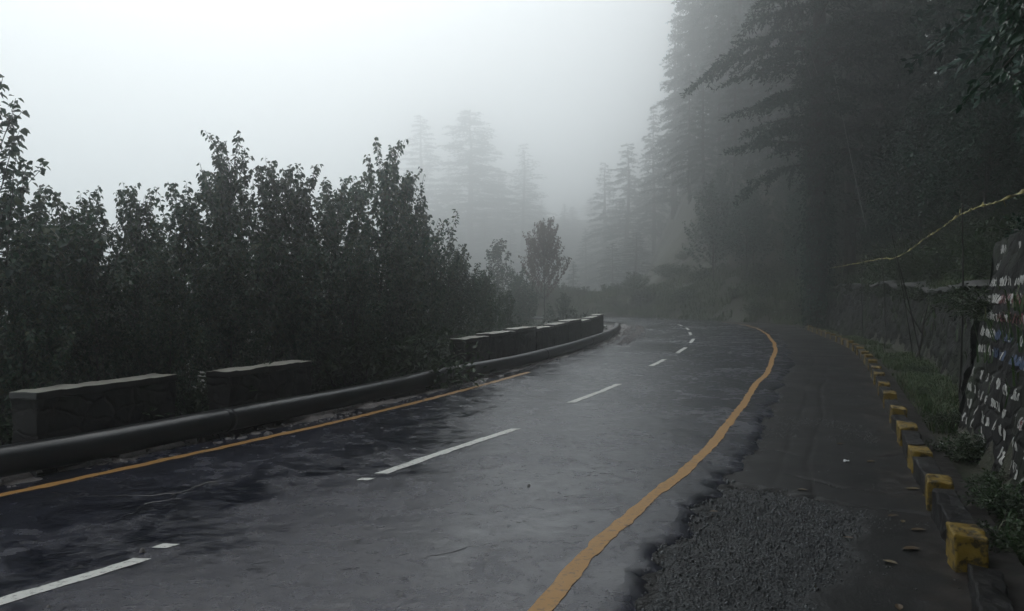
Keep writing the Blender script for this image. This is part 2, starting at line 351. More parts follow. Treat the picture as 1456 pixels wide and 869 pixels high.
KS, KD = off(KP[::10]); kO = lambda s: np.interp(s, KS, KD)
PP, _ps = spline([(-13, -9), (-8.6, -.5), (-6.2, 4.4), (-4.7, 7.33), (-4.33, 7.95), (-3.8, 9.16), (-2.74, 11.6), (-1.83, 13.9), (-.87, 16.4), (.45, 19.8), (2.15, 25.1), (3.6, 30.5), (4.8, 36.5), (5.3, 40.2)], .1)
WS, WD = off([(-1.0, -5), (2.2, 2), (4.35, 7), (5.85, 10.55), (6.6, 11.3), (8.0, 14.2), (10.2, 19), (12.2, 24.2), (14, 31), (16.2, 42), (17.2, 47)]); wO = lambda s: np.interp(s, WS, WD)
S43 = float(sd(16.2, 42)[0][0]); SBEND = float(sd(9.1, 53.5)[0][0])

def ground(x, y):
    x = np.asarray(x, float); y = np.asarray(y, float); sh = x.shape; x = x.ravel(); y = y.ravel(); s, d = sd(x, y)
    wl = np.where(s < S43 + 4, wO(s), rO(s) + .6 + np.clip(6 - (s - S43) * .6, 0, 6)); wl = np.interp(s, [S43, S43 + 8], [1, 0]) * wO(s) + np.interp(s, [S43, S43 + 8], [0, 1]) * (rO(s) + .7)
    wh = np.interp(s, [0, S43 - 30, S43 - 4, S43 + 4], [2.0, 1.75, 2.2, 0.0])
    e = d - wl
    hill = wh * sstep(.05, .5, e) + np.where(e > .2, (e - .2) * .50 * sstep(0, 3, e) + .0, 0)
    hill = np.where(e > 45, hill - (e - 45) * .2, hill); hill = np.where(e > 110, hill - (e - 110) * .33, hill)
    ang = x / np.maximum(y, 1)
    spur = np.where(y > 50, sstep(.10, .28, ang), 1.0)              # the slope sinks to a low bank beyond the bend
    far_ = np.clip(e, 0, 4) * .5 - np.clip(e - 8, 0, 70) * .18 * sstep(60, 110, y)
    ridge = 46 * np.exp(-((y - 350) / 105) ** 2) * sstep(-.30, -.10, ang) * sstep(120, 250, y)
    hill = np.where((d > 0) & (y > 45), hill * spur + (1 - spur) * far_ + ridge, hill)
    ll = -lO(s) + 1.75
    f = np.clip(-d - ll, 0, None)
    val = -np.clip(f * .50, 0, 55) * sstep(0, 1.5, f)
    z = np.where(d > 0, hill, val) - .13
    bumpy = sstep(.3, 3, np.where(d > 0, e, f))
    z = z + bumpy * (fbm(x * .25, y * .25, 3) * .7 + fbm(x * .05, y * .05, 2) * 2.0 * sstep(5, 30, np.where(d > 0, e, f)))
    return z.reshape(sh)
def gz(x, y): return float(ground(np.array([x]), np.array([y]))[0])

# terrain: one sheet, fine near the road
def axis(lo, a, b, hi, st):
    mid = list(np.arange(a, b, st)); l = []; r = []; x = a; k = st
    while x > lo: k *= 1.18; x -= k; l.append(x)
    x = b; k = st
    while x < hi: r.append(x); k *= 1.18; x += k
    return np.array(l[::-1] + mid + r)
ax = axis(-420, -14, 34, 420, .3); ay = axis(-140, -4, 84, 560, .4)
X, Y = np.meshgrid(ax, ay, indexing='ij'); Zg = ground(X, Y)
b = MB(); b.grid(np.stack([X, Y, Zg], -1), len(ax), len(ay))
tag(link('ground', b.mesh('ground', M['soil'], True)), 'dark wooded mountainside above and below the road', 'ground', kind='structure')

# ------------------------------------------------------------------ road, shoulder, gutter, markings
s0 = 8.0; ss = np.r_[np.arange(s0, 24, .2), np.arange(24, 48, .035), np.arange(48, CS[-1] - 1, .12)]
rag = fbm(ss * .9, ss * 0 + 3, 3) * .16 + fbm(ss * 3.7, ss * 0, 4) * .10
lag = fbm(ss * .8, ss * 0 + 9, 3) * .12
edR = rO(ss) + .30 + rag * np.interp(ss, [0, S43, S43 + 10], [1, 1, .5]); edL = lO(ss) - .38 + lag
nc = 30; u = np.linspace(0, 1, nc)
DD = edL[:, None] * (1 - u) + edR[:, None] * u; SS = np.repeat(ss[:, None], nc, 1)
xy = cpt(SS, DD); z = fbm(xy[..., 0] * .35, xy[..., 1] * .35, 2) * .02
top = np.concatenate([xy, z[..., None]], -1)
low0 = top[:, :1] + [0, 0, -.07]; low1 = top[:, -1:] + [0, 0, -.07]
b = MB(); b.grid(top, len(ss), nc, True); b.grid(np.concatenate([low0, top[:, :1]], 1), len(ss), 2, True); 
eo = [(0, 0), (.05, -.005), (.10, -.014), (.16, -.046)]; ej = np.concatenate([np.concatenate([cpt(ss, edR + a_ * (1 + .5 * fbm(ss * 7 + 3, ss * 0, 3)))[:, None], (z[:, -1] + b_ * (1 + .2 * vnoise(ss * 12, ss * 0 + 4)))[:, None, None]], -1) if k_ else top[:, -1:] for k_, (a_, b_) in enumerate(eo)], 1)
b.grid(ej, len(ss), 4, True); nlane = np.concatenate([np.tile(u, len(ss)), np.zeros(len(ss) * 2), np.ones(len(ss) * 4)])
def road_z(x, y): return fbm(np.asarray(x) * .35, np.asarray(y) * .35, 2) * .02
road = tag(link('road', b.mesh('road', M['road'], True, dict(lane=nlane))), 'wet dark asphalt mountain road bending out of sight', 'road', kind='structure')

def stripe(name, mat, sa, sb, dfun, wid, seed, edge=.012, skew=0.0):
    q = np.arange(sa, sb + .001, .05); k = 5; uu = np.linspace(-.5, .5, k)
    e1 = fbm(q * 6 + seed, q * 0 + seed, 4) * edge; e2 = fbm(q * 6 + seed, q * 0 + 40 + seed, 4) * edge
    d = dfun(q)[:, None] + uu[None] * wid + np.where(uu > 0, e1[:, None], e2[:, None]) * (np.abs(uu) * 2)
    p = cpt(q[:, None] + uu[None] * skew, d); zz = road_z(p[..., 0], p[..., 1]) + .004
    b = MB(); b.grid(np.concatenate([p, zz[..., None]], -1), len(q), k, True)
    return link(name, b.mesh(name, mat), road)
def s_at(x, y): return float(sd(x, y, 1)[0][0])
stripe('edge_line', M['yellow'], s0 + 6, s_at(13.3, 50.5), lambda q: rO(q) - .03 + fbm(q * .5, q * 0, 2) * .05, .115, 1, .022)
stripe('edge_line', M['yellow'], s0 + 6, s_at(.5, 17.6), lambda q: lO(q), .12, 2, .03)
for k, (a, e) in enumerate([((-2.84, 4.43), (-2.39, 5.14)), ((-1.25, 7.56), (0, 10.15)), ((.93, 12.6), (2.05, 15.3)), ((3.35, 19.2), (4.1, 21.2)), ((4.85, 23.5), (5.67, 26.05)), ((6.4, 28.6), (7.1, 31.2)), ((7.7, 34.2), (8.2, 36.8)), ((8.7, 39.2), (9.1, 41.6)), ((9.4, 44), (9.6, 46.2))]):
    sa, da = sd(*a, 1); sb, db = sd(*e, 1); sa, da, sb, db = map(float, (sa[0], da[0], sb[0], db[0]))
    if k == 0: sa -= 1.6
    stripe('lane_dash', M['white'], sa, sb, (lambda q, sa=sa, sb=sb, da=da, db=db: da + (q - sa) / (sb - sa) * (db - da)), .12, 10 + k, .02, .05)
stripe('lane_dash', M['white'], s_at(-1.36, 7.32), s_at(-1.30, 7.43), lambda q: q * 0 - .03, .10, 77, .05, .04)
stripe('lane_dash', M['white'], s_at(-2.32, 5.28), s_at(-2.24, 5.36), lambda q: q * 0 - .04, .08, 78, .08, .04)

def chunk(b, x, y, z, r, rg):
    th = np.arange(6) * pi / 3 + rg.random() * 2; k = rg.uniform(.6, 1.2, 6) * r; h = rg.uniform(.35, .8) * r
    V = np.concatenate([np.stack([x + np.cos(th) * k, y + np.sin(th) * k, th * 0 + z - .01], 1), np.stack([x + np.cos(th) * k * .6, y + np.sin(th) * k * .6, z + h * rg.uniform(.6, 1, 6)], 1), [[x, y, z + h]]])
    j = np.arange(6); j2 = (j + 1) % 6; b.add(V, np.stack([j, j2, 6 + j2, 6 + j], 1), np.stack([6 + j, 6 + j2, j * 0 + 12], 1))

# shoulder
def ribbon(sarr, dfa, dfb, n, zf, attrs=None):
    uu = np.linspace(0, 1, n); d = dfa(sarr)[:, None] * (1 - uu) + dfb(sarr)[:, None] * uu; p = cpt(np.repeat(sarr[:, None], n, 1), d)
    return p, d, uu
sN = s_at(*(-.02 + 0, 10.4)); s1 = np.r_[np.arange(s0 + 2, sN - 8, .1), np.arange(sN - 8, sN, .028), np.arange(sN, S43 + 9, .11)]
p, d, uu = ribbon(s1, lambda s: rO(s) + .02, lambda s: kO(s) + .3, 84, None)
Y_ = p[..., 1]; X_ = p[..., 0]; sg = np.repeat(s1[:, None], 84, 1)
edge = rO(sg) + .30 + np.interp(sg, ss, rag)
s74 = s_at(2.9 - 3.2, 7.45) ; 
bound = s74 + .55 + fbm(X_ * 1.6, Y_ * 1.6 + 4, 3) * .7 - (d - 2.5) * .12
rough = sstep(.12, -.12, sg - bound) * sstep(.02, .25, d - edge) * sstep(.15, .4, kO(sg) - d - .42 + fbm(X_ * 2, Y_ * 2) * .3)
gap = np.exp(-((d - edge - .15 - .04 * fbm(sg * 5, sg * 0 + 8, 3)) / (.015 + .05 * sstep(-.15, .35, fbm(sg * 1.3, sg * 0 + 2, 3)))) ** 2) * (.35 + .65 * sstep(-.2, .15, fbm(sg * .8, sg * 0 + 12, 3)))  # road-edge gap, barely sunk; its dark shade is painted with the crack colour
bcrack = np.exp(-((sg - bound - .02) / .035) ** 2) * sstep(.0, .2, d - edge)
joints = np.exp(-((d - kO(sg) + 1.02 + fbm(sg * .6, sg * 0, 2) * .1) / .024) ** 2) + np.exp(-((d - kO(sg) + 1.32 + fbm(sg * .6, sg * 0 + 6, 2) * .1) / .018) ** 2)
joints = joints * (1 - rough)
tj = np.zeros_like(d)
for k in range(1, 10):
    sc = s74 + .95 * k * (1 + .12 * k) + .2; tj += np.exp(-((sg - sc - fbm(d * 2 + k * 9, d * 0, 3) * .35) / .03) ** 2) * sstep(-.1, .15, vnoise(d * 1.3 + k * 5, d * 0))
z = -.022 + fbm(X_ * .8, Y_ * .8, 2) * .02 - .006 * gap - .022 * bcrack - .005 * joints - .012 * tj + rough * (-.016 + fbm(X_ * 16, Y_ * 16, 3) * .020 + np.abs(vnoise(X_ * 34, Y_ * 34)) * .018)
z -= sstep(.14, 0, d - edge) * .012
dirt = sstep(.5, .15, kO(sg) - d + fbm(X_ * 2.3, Y_ * 2.3) * .5)
z += dirt * (fbm(X_ * 7, Y_ * 7, 3) * .018)
b = MB(); b.grid(np.concatenate([p, z[..., None]], -1), len(s1), 84, True)
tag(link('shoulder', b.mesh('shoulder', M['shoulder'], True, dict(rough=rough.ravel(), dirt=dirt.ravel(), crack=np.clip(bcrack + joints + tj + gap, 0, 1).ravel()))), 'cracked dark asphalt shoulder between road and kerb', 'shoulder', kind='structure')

rgv = np.random.default_rng(15); b = MB(); bi = np.argwhere(rough + rgv.normal(0, .22, rough.shape) > .55); pick = bi[rgv.integers(0, len(bi), 13000)]
for i, j in pick:
    if p[i, j, 1] < 2.2: continue
    chunk(b, p[i, j, 0] + rgv.normal(0, .01), p[i, j, 1] + rgv.normal(0, .01), z[i, j] + .002, rgv.uniform(.004, .014), rgv)
for i in range(3800):                                           # loose chips strewn over the near shoulder
    sx = rgv.uniform(s_at(-2.2, 5.4), s_at(1.0, 12.5)); fr = rgv.random(); dd_ = rO(sx) + .5 + fr * (kO(sx) - rO(sx) - .6)
    if vnoise(sx * 1.7, dd_ * 1.7) < -.1 + .3 * fr: continue
    q = cpt(sx, dd_); chunk(b, q[0], q[1], -.024, rgv.uniform(.003, .010), rgv)
for i in range(2600):                                           # crumbs along the broken edge of the road
    sx = rgv.uniform(s_at(-1.6, 6.2), s_at(8.8, 40)); q = cpt(sx, rO(sx) + .30 + np.interp(sx, ss, rag) + .08 + rgv.normal(0, .06)); chunk(b, q[0], q[1], -.026, rgv.uniform(.005, .022), rgv)
tag(link('gravel', b.mesh('gravel', M['chip'])), 'dark broken stone chips of the rough patch on the shoulder', 'gravel', kind='stuff')

# gutter of silt on the valley side
s2 = np.arange(s0 + 3, s_at(7.5, 47), .06)
p, d, uu = ribbon(s2, lambda s: lO(s) - 2.0, lambda s: lO(s) - .10, 60, None)
X_, Y_ = p[..., 0], p[..., 1]; sg = np.repeat(s2[:, None], 60, 1); v = (lO(sg) - .10 - d)
ridge = np.exp(-((v - .30 - fbm(sg * .5, sg * 0, 2) * .25) / .16) ** 2)
z = -.035 + ridge * (.035 + .05 * fbm(X_ * 5, Y_ * 5, 4)) + fbm(X_ * 3, Y_ * 3, 4) * .022 - np.exp(-((v - .62 - fbm(sg * .7, sg * 0 + 5, 2) * .1) / .05) ** 2) * .05 + np.exp(-((v - .75) / .08) ** 2) * .02
z = np.where(v > 1.55, z - (v - 1.55) * .4, z); z -= sstep(.06, 0, v) * .03
b = MB(); b.grid(np.concatenate([p, z[..., None]], -1), len(s2), 60, True)
tag(link('gutter', b.mesh('gutter', M['mud'], True)), 'strip of wet silt along the valley edge of the road', 'gutter', kind='structure')

b = MB(); rg = np.random.default_rng(11)
for i in range(2600):
    s = rg.uniform(s_at(-4.6, 6), s_at(7.3, 44)); near = rg.random() < .75; v = abs(rg.normal(.3, .14)) if near else rg.uniform(.1, 1.3)
    if near and vnoise(s * .8, 3.3) < -.12: continue
    q = cpt(s, lO(s) - v); chunk(b, q[0], q[1], -.012, rg.uniform(.008, .035) * (1 + (rg.random() < .05)), rg)
for i in range(500):                                            # loose broken edge where the bend tightens
    s = rg.uniform(s_at(3.6, 27), s_at(7.2, 44)); v = rg.normal(-.25, .12) if rg.random() < .6 else rg.normal(.25, .1)
    q = cpt(s, lO(s) - v); chunk(b, q[0], q[1], .008, rg.uniform(.02, .07), rg)
tag(link('debris', b.mesh('debris', M['rub'])), 'small broken stones and silt crumbs in the gutter', 'debris', kind='stuff')

# ------------------------------------------------------------------ pipe and parapet on the valley edge
pz = .17 + fbm(_ps * .15, _ps * 0, 2) * .04
pp3 = np.concatenate([PP, pz[:, None]], 1)
wig = fbm(_ps * .3, _ps * 0 + 7, 2) * .05; pp3[:, 0] += wig
b = MB(); b.tube(pp3[::3], .145, 18); pipe = tag(link('water_pipe', b.mesh('water_pipe', M['pipe'], True)), 'long wet black pipe lying along the valley edge of the road', 'pipe')
for i in range(30, len(pp3) - 10, 60):
    b = MB(); b.tube(pp3[i:i + 2], .150, 18); link('joint_collar', b.mesh('joint_collar', M['pipe'], True), pipe)

def parapet(x, y, rz, L, W, H, label, seed, z0=-.15):
    t = thing('parapet_block', label, 'parapet', (x, y, z0), rz, 'low stone parapet blocks on the valley edge')
    me = rough_box(L, W * .92, H - z0 - .07, .030, .012, 26, seed, 5.5); me.materials.append(M['stone']); link('stonework', me, t)
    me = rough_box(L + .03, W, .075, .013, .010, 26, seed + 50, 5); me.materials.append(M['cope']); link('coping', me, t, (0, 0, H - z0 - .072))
    return t
def seg(a, b_, W, H, label, seed):
    a = np.array(a); b_ = np.array(b_); dd = b_ - a; L = np.linalg.norm(dd); n = np.array([-dd[1], dd[0]]) / L; m = (a + b_) / 2 + n * W / 2
    parapet(m[0], m[1], math.atan2(dd[1], dd[0]), L, W, H, label, seed)
seg((-4.60, 7.72), (-4.0, 9.5), .36, .75, 'dark stone parapet block with pale wet top, closest to the camera at the pipe', 1)
seg((-3.50, 9.9), (-2.93, 11.65), .36, .75, 'dark stone parapet block with flat pale top standing between two gaps', 2)
ps_i = np.interp
lab = ['mottled parapet block that starts the unbroken row along the bend'] + [f'dark parapet block in the unbroken row along the bend, {ordw(i)} from its open end' for i in range(2, 10)]
dist = np.linalg.norm(PP - np.array([-.75, 17.0]), axis=1); i0 = int(dist.argmin()); k = i0
for j in range(9):
    L = [1.3, 1.75, 1.75, 1.8, 1.9, 2.0, 2.0, 2.2, 2.2][j]; k2 = min(k + int(L / .1), len(PP) - 1)
    a, e = PP[k], PP[k2]; dd = (e - a) / np.linalg.norm(e - a); n = np.array([-dd[1], dd[0]])
    seg(a + n * .40, e + n * .40, .38, .76 + .035 * (j % 3) + .01 * j, lab[j], 3 + j); k = k2 + 1 if k2 < len(PP) - 2 else k2
    if k >= len(PP) - 4: break
N_PARAPET_END = (PP[k][0], PP[k][1])

# ------------------------------------------------------------------ kerb blocks
def kerb_mesh(L, W, H, mat, seed): 
    me = rough_box(L, W, H, .020, .014, 9, seed, 7); me.materials.append(mat); return me
ky_m = [kerb_mesh(.38, .19, .30, M['ky'], i) for i in range(4)]; kb_m = [kerb_mesh(1.0, .17, .28, M['kb'], 20 + i) for i in range(3)]
kl = np.r_[0, np.cumsum(np.linalg.norm(np.diff(KP, axis=0), axis=1))]
t_ = float(kl[np.linalg.norm(KP - np.array([2.86, 5.05]), axis=1).argmin()]); per = 1.5
def kpos(t): 
    q = np.array([np.interp(t, kl, KP[:, 0]), np.interp(t, kl, KP[:, 1])]); q2 = np.array([np.interp(t + .3, kl, KP[:, 0]), np.interp(t + .3, kl, KP[:, 1])]); dd = q2 - q
    a = math.atan2(dd[1], dd[0]); return q + np.array([dd[1], -dd[0]]) / np.linalg.norm(dd) * -.03, a
ny = 0; t = t_
while t < kl[-1] - 3.5:
    ny += 1
    for yel, o_ in ((True, 0), (False, .75)):
        q, a = kpos(t + o_); n_ = 'chipped yellow kerb block' if yel else 'black kerb block'
        g_ = 'yellow blocks of the kerb' if yel else 'black blocks of the kerb'
        lb = f'{n_} beside the shoulder, {"largest in view, with a cracked top" if yel and ny == 1 else ordw(ny) + (" yellow one" if yel else " black one") + " from the near end"}'
        me = (ky_m if yel else kb_m)[ny % (4 if yel else 3)]
        o = link('kerb_block', me, None, (q[0], q[1], -.10 + R_.uniform(-.02, .02) - (0 if yel else .012)), (R_.uniform(-.03, .03), R_.uniform(-.03, .03), a + R_.uniform(-.05, .05)))
        tag(o, lb, 'kerb', g_)
    t += per * (1 + .10 * min(ny, 4) / 4 * (1 if ny > 3 else 0))
q, a = kpos(t_ - .78); o = link('kerb_block', kb_m[0], None, (q[0] + .06, q[1], -.2), (.1, .06, a)); tag(o, 'sunken black kerb block before the largest yellow one', 'kerb', 'black blocks of the kerb')

# ------------------------------------------------------------------ retaining walls
def wall_mesh(pts, zb, zt, lean, thick, amp, seed, mat, step=.09):
    P, s = spline(pts, step); Tn = np.gradient(P, axis=0); Tn /= np.linalg.norm(Tn, axis=1)[:, None]; N = np.stack([Tn[:, 1], -Tn[:, 0]], 1)   # away from the road
    H = zt(s / s[-1]); nz = int(max(H) / .09) + 2; uu = np.linspace(0, 1, nz); Z = zb + (H[:, None] - zb) * uu
    dis = (fbm(s[:, None] * 3 + seed, Z * 4, 4) * amp)
    fr = P[:, None] + N[:, None] * (lean * (Z - zb) / 1.0)[..., None] + N[:, None] * dis[..., None]
    face = np.concatenate([fr, Z[..., None]], -1)
    bk = np.concatenate([P + N * (thick + lean * (H - zb))[:, None], H[:, None] - .02], 1)[:, None]; bk0 = bk.copy(); bk0[..., 2] = zb
    V = np.concatenate([face, bk, bk0], 1); b = MB(); b.grid(V, len(P), nz + 2)
    for e in (0, len(P) - 1):                                   # closed ends
        ring = V[e]; c = ring.mean(0); n = len(ring); j = np.arange(n); b.add(np.vstack([ring, c]), None, np.stack([j, (j + 1) % n, j * 0 + n], 1))
    return b, P, N, s, H
WP = [(6.25, 11.15), (8.0, 14.2), (10.2, 19), (12.2, 24.2), (14, 31), (16.2, 42), (17.0, 46)]
zt = lambda u: 1.75 + .35 * u + .35 * np.clip(u - .3, 0, .4) + fbm(u * 14, u * 0, 3) * .22 - sstep(.9, 1, u) * 1.2
b, P_, N_, s_, H_ = wall_mesh(WP, -.25, zt, .12, .5, .11, 1, M['wall'])
rw = thing('retaining_wall', 'long dark mossy stone retaining wall below the grass bank behind the kerb', 'wall')
link('stonework', b.mesh('stonework', M['wall'], False), rw)
# coping slab seen on the middle stretch
i0, i1 = int(len(P_) * .10), int(len(P_) * .62); q = P_[i0:i1:2] + N_[i0:i1:2] * .42; hh = H_[i0:i1:2]; b = MB()
prof = np.array([(-.28, .0), (-.28, .09), (.35, .14), (.35, .0)]); V = np.stack([np.concatenate([q + N_[i0:i1:2] * w_, (hh + h_)[:, None]], 1) for w_, h_ in np.vstack([prof, prof[:1]])], 1); b.grid(V, len(q), 5)
link('coping', b.mesh('coping', M['dcope']), rw)
# the leaning wall with rows of paint marks
BP = [(-.6, -3.5), (2.35, 2.5), (4.35, 6.9), (5.86, 10.5)]
zt2 = lambda u: 2.44 + .25 * (1 - u) + fbm(u * 20, u * 0 + 5, 3) * .16 + 0 * u
LEAN = .17
b, PB, NB, sb_, HB = wall_mesh(BP, -.25, zt2, LEAN, 1.0, .07, 9, M['wall'])
bw_ = thing('leaning_wall', 'leaning dark stone wall with rows of white, red and blue paint marks', 'wall')
link('stonework', b.mesh('stonework', M['wall'], False), bw_); bws = bpy.data.objects[list(bw_.children)[0].name]
rg = np.random.default_rng(21)
marks = {'pw': MB(), 'pr': MB(), 'pb': MB()}
def wpt(t, zz, lift=.05):
    i = np.interp(t, sb_, np.arange(len(sb_))); x = np.interp(i, np.arange(len(PB)), PB[:, 0]); y = np.interp(i, np.arange(len(PB)), PB[:, 1])
    nx = np.interp(i, np.arange(len(NB)), NB[:, 0]); ny_ = np.interp(i, np.arange(len(NB)), NB[:, 1])
    k = LEAN * (zz + .25) + fbm(t * 3 + 9, zz * 4, 4) * .07 - .008
    return np.stack([x + nx * k, y + ny_ * k, zz], -1)
Lw = sb_[-1]
for row in range(11):
    z0 = 2.22 - row * .205 - (.10 if row > 6 else 0); t = Lw - .10 - (.1 if row < 2 else 0) - rg.random() * .1
    dens = 1 if row < 7 else .6
    while t > Lw - 4.6:
        frac = (Lw - t); c = 'pw'
        if row in (3, 4) and frac > 1.1: c = 'pr' if rg.random() < .75 else 'pw'
        if row in (5, 6) and frac > 1.2: c = 'pb' if rg.random() < .7 else 'pw'
        if row == 8 and frac > 1.0: c = 'pr' if rg.random() < .3 else 'pw'
        if row < 2 and frac > .7 and rg.random() < .85: t -= .12; continue
        if rg.random() < .06 or (row >= 7 and rg.random() < .4): t -= rg.uniform(.1, .28); continue
        hgt = rg.uniform(.075, .115); wl_ = rg.uniform(.06, .11)
        for k in range(rg.integers(2, 4)):                       # brush strokes of one character
            kind = rg.random(); tt = np.linspace(0, 1, 7)
            if kind < .78: a_ = t - rg.random() * wl_ + (tt - .5) * rg.uniform(-.05, .05); zz = z0 + hgt * (1 - tt) + rg.uniform(-.006, .006)
            elif kind < .92: r_ = wl_ * .45; th = tt * rg.uniform(3, 5.5) + rg.random() * 6; a_ = t - wl_ * .5 + np.cos(th) * r_; zz = z0 + hgt * .5 + np.sin(th) * hgt * .45
            else: a_ = t - tt * wl_; zz = z0 + hgt * rg.random() + np.sin(tt * 5) * .01
            wd = rg.uniform(.008, .024) if kind < .78 else .009
            A = wpt(np.clip(a_ - wd, .1, Lw - .02), zz + .003); B_ = wpt(np.clip(a_ + wd, .1, Lw - .02), zz - .003 + wd * .5); 
            marks[c].grid(np.stack([A, B_], 1), 7, 2, True)
        t -= wl_ * rg.uniform(.62, .95)
for c, nm in (('pw', 'white_paint_marks'), ('pr', 'red_paint_marks'), ('pb', 'blue_paint_marks')):
    if marks[c].n: link(nm, marks[c].mesh(nm, M[c]), bws)

# ------------------------------------------------------------------ plants: builders
def gen_sapling(seed, H=5.0, n=30, lsz=.085, spread=1.0, dens=1.0, zlo=.08, shoots=9):
    g = np.random.default_rng(seed); W = MB(); Lf = MB()
    zz = np.linspace(0, H, 14); lead = np.stack([np.cumsum(g.normal(0, .025, 14)), np.cumsum(g.normal(0, .025, 14)), zz], 1); W.tube(lead, np.linspace(.045, .007, 14), 6)
    twigs = []
    def twig(P, r): W.tube(P, r, 4, False); twigs.append(P)
    for i in range(n):
        u = i / n; z0 = H * (zlo + (.96 - zlo) * u ** .95); L = (H * .30 * (1 - u) ** .75 + .30) * g.uniform(.7, 1.25) * spread; a = i * 2.4 + g.normal(0, .4)
        th = radians(g.uniform(40, 62) * (1 - u) + g.uniform(18, 34) * u); p0 = np.array([np.interp(z0, zz, lead[:, 0]), np.interp(z0, zz, lead[:, 1]), z0]); t = np.linspace(0, 1, 7)
        hor = np.sin(th) * L * (t - .22 * t * t); ver = np.cos(th) * L * (t + .35 * t * t)
        P = p0 + np.stack([np.cos(a) * hor, np.sin(a) * hor, ver], 1) + np.cumsum(g.normal(0, .012, (7, 3)), 0); twig(P, np.linspace(.014, .004, 7))
        for k in range(int(4 + 4 * (1 - u))):
            tt = g.uniform(.2, .9); q = np.array([np.interp(tt, t, P[:, c]) for c in range(3)]); a2 = a + g.choice([-1, 1]) * g.uniform(.5, 1.4); l2 = L * g.uniform(.22, .5) * (1.15 - tt * .5)
            th2 = radians(g.uniform(20, 60)); t5 = np.linspace(0, 1, 5); D = np.array([np.cos(a2) * np.sin(th2), np.sin(a2) * np.sin(th2), np.cos(th2)])
            Q = q + D * (t5 * l2)[:, None] + np.stack([t5 * 0, t5 * 0, .25 * l2 * t5 ** 2], 1); twig(Q, np.linspace(.006, .003, 5))
    for i in range(shoots):                                     # long upright shoots that poke out of the crown
        z0 = H * g.uniform(.45, .85); a = g.uniform(0, 6.28); r0 = g.uniform(.05, .45) * spread * (1.2 - z0 / H); L = g.uniform(.5, 1.0); t5 = np.linspace(0, 1, 6)
        p0 = np.array([np.interp(z0, zz, lead[:, 0]) + np.cos(a) * r0, np.interp(z0, zz, lead[:, 1]) + np.sin(a) * r0, z0]); twig(p0 + np.stack([np.cos(a) * .18 * t5 * L, np.sin(a) * .18 * t5 * L, t5 * L], 1) + np.cumsum(g.normal(0, .012, (6, 3)), 0), np.linspace(.007, .003, 6))
    twigs.append(lead[7:])
    Ps, Ds = [], []
    for P in twigs:
        sl = np.r_[0, np.cumsum(np.linalg.norm(np.diff(P, axis=0), axis=1))]; m = int(sl[-1] / .036 * dens) + 2
        q = g.uniform(.12, 1, m) * sl[-1]; q[:2] = sl[-1]; pts = np.stack([np.interp(q, sl, P[:, c]) for c in range(3)], 1); ax_ = P[-1] - P[0]; ax_ /= np.linalg.norm(ax_) + 1e-9
        o = g.normal(0, 1, (m, 3)); o -= (o @ ax_)[:, None] * ax_; o /= np.linalg.norm(o, axis=1)[:, None] + 1e-9; pt = pts + (o * .7 + ax_ * .5) * g.uniform(.01, .05, (m, 1))
        Ps.append(pt); Ds.append(o * 1.0 + ax_ * .35 + np.array([0, 0, -1]) * g.uniform(.3, 1.3, (m, 1)))
    Ps = np.concatenate(Ps); Ds = np.concatenate(Ds); m = len(Ps); U = np.array([0, 0, 1.]) + g.normal(0, .45, (m, 3)); L = lsz * g.uniform(.6, 1.25, m)
    Lf.leaves(Ps, Ds, U, L, L * g.uniform(.62, .85, m), .18); return W, Lf

def gen_conifer(seed, H=30, R=4.6, t0=.12, nb=105, cs=1.0, droop=.5, top_pow=.8, tr=.42, sparse=1.0, fork=0):
    g = np.random.default_rng(seed); W = MB(); K = MB(); n = 16; zz = np.linspace(0, H, n)
    lead = np.stack([np.cumsum(g.normal(0, .05, n)), np.cumsum(g.normal(0, .05, n)), zz], 1); W.tube(lead, tr * (1 - .96 * (zz / H) ** .9) + .01, 9)
    PP_, DD_, LL_ = [], [], []
    for i in range(nb):
        u = (i + g.random()) / nb; z0 = H * (t0 + (1 - t0) * u); L = R * ((1 - u) ** top_pow * (.75 + .25 * min(1, u * 6)) + .06) * g.uniform(.6, 1.2)
        a = i * 2.4 + g.normal(0, .5); t = np.linspace(0, 1, 8); up = g.uniform(.05, .3) + .35 * u
        p0 = np.array([np.interp(z0, zz, lead[:, 0]), np.interp(z0, zz, lead[:, 1]), z0]); az = a + .3 * g.normal() * t
        P = p0 + np.stack([np.cos(az) * L * t, np.sin(az) * L * t, L * (up * t - droop * g.uniform(.7, 1.2) * t * t)], 1); W.tube(P, np.linspace(.02 + .012 * L, .008, 8), 4, False)
        m = int(L / (.17 * cs) * sparse) + 3
        for k in range(m):
            tt = .12 + .88 * (k + g.random()) / m; q = np.array([np.interp(tt, t, P[:, c]) for c in range(3)]); sg_ = g.choice([-1, 1]); a2 = a + sg_ * radians(g.uniform(35, 70)); l2 = (.32 * L * (1.08 - tt) + .18) * g.uniform(.6, 1.2)
            c = max(2, int(l2 / (.11 * cs))); w_ = np.linspace(.05, 1, c); D = np.array([np.cos(a2), np.sin(a2), -.18 + g.normal(0, .12)])
            pts = q + D * (w_ * l2)[:, None] + np.stack([w_ * 0, w_ * 0, -.22 * l2 * w_ ** 2], 1)
            PP_.append(pts); DD_.append(np.repeat(D[None], c, 0)); LL_.append(np.full(c, .30))
    P = np.concatenate(PP_); D = np.concatenate(DD_); m = len(P)
    for r in range(3):
        d = D + g.normal(0, .65, (m, 3)) + np.array([0, 0, -.25 * r]); U = np.array([0, 0, 1.]) + g.normal(0, .5, (m, 3))
        K.kites(P + g.normal(0, .03, (m, 3)), d, U, cs * g.uniform(.18, .36, m), cs * g.uniform(.07, .14, m))
    return W, K

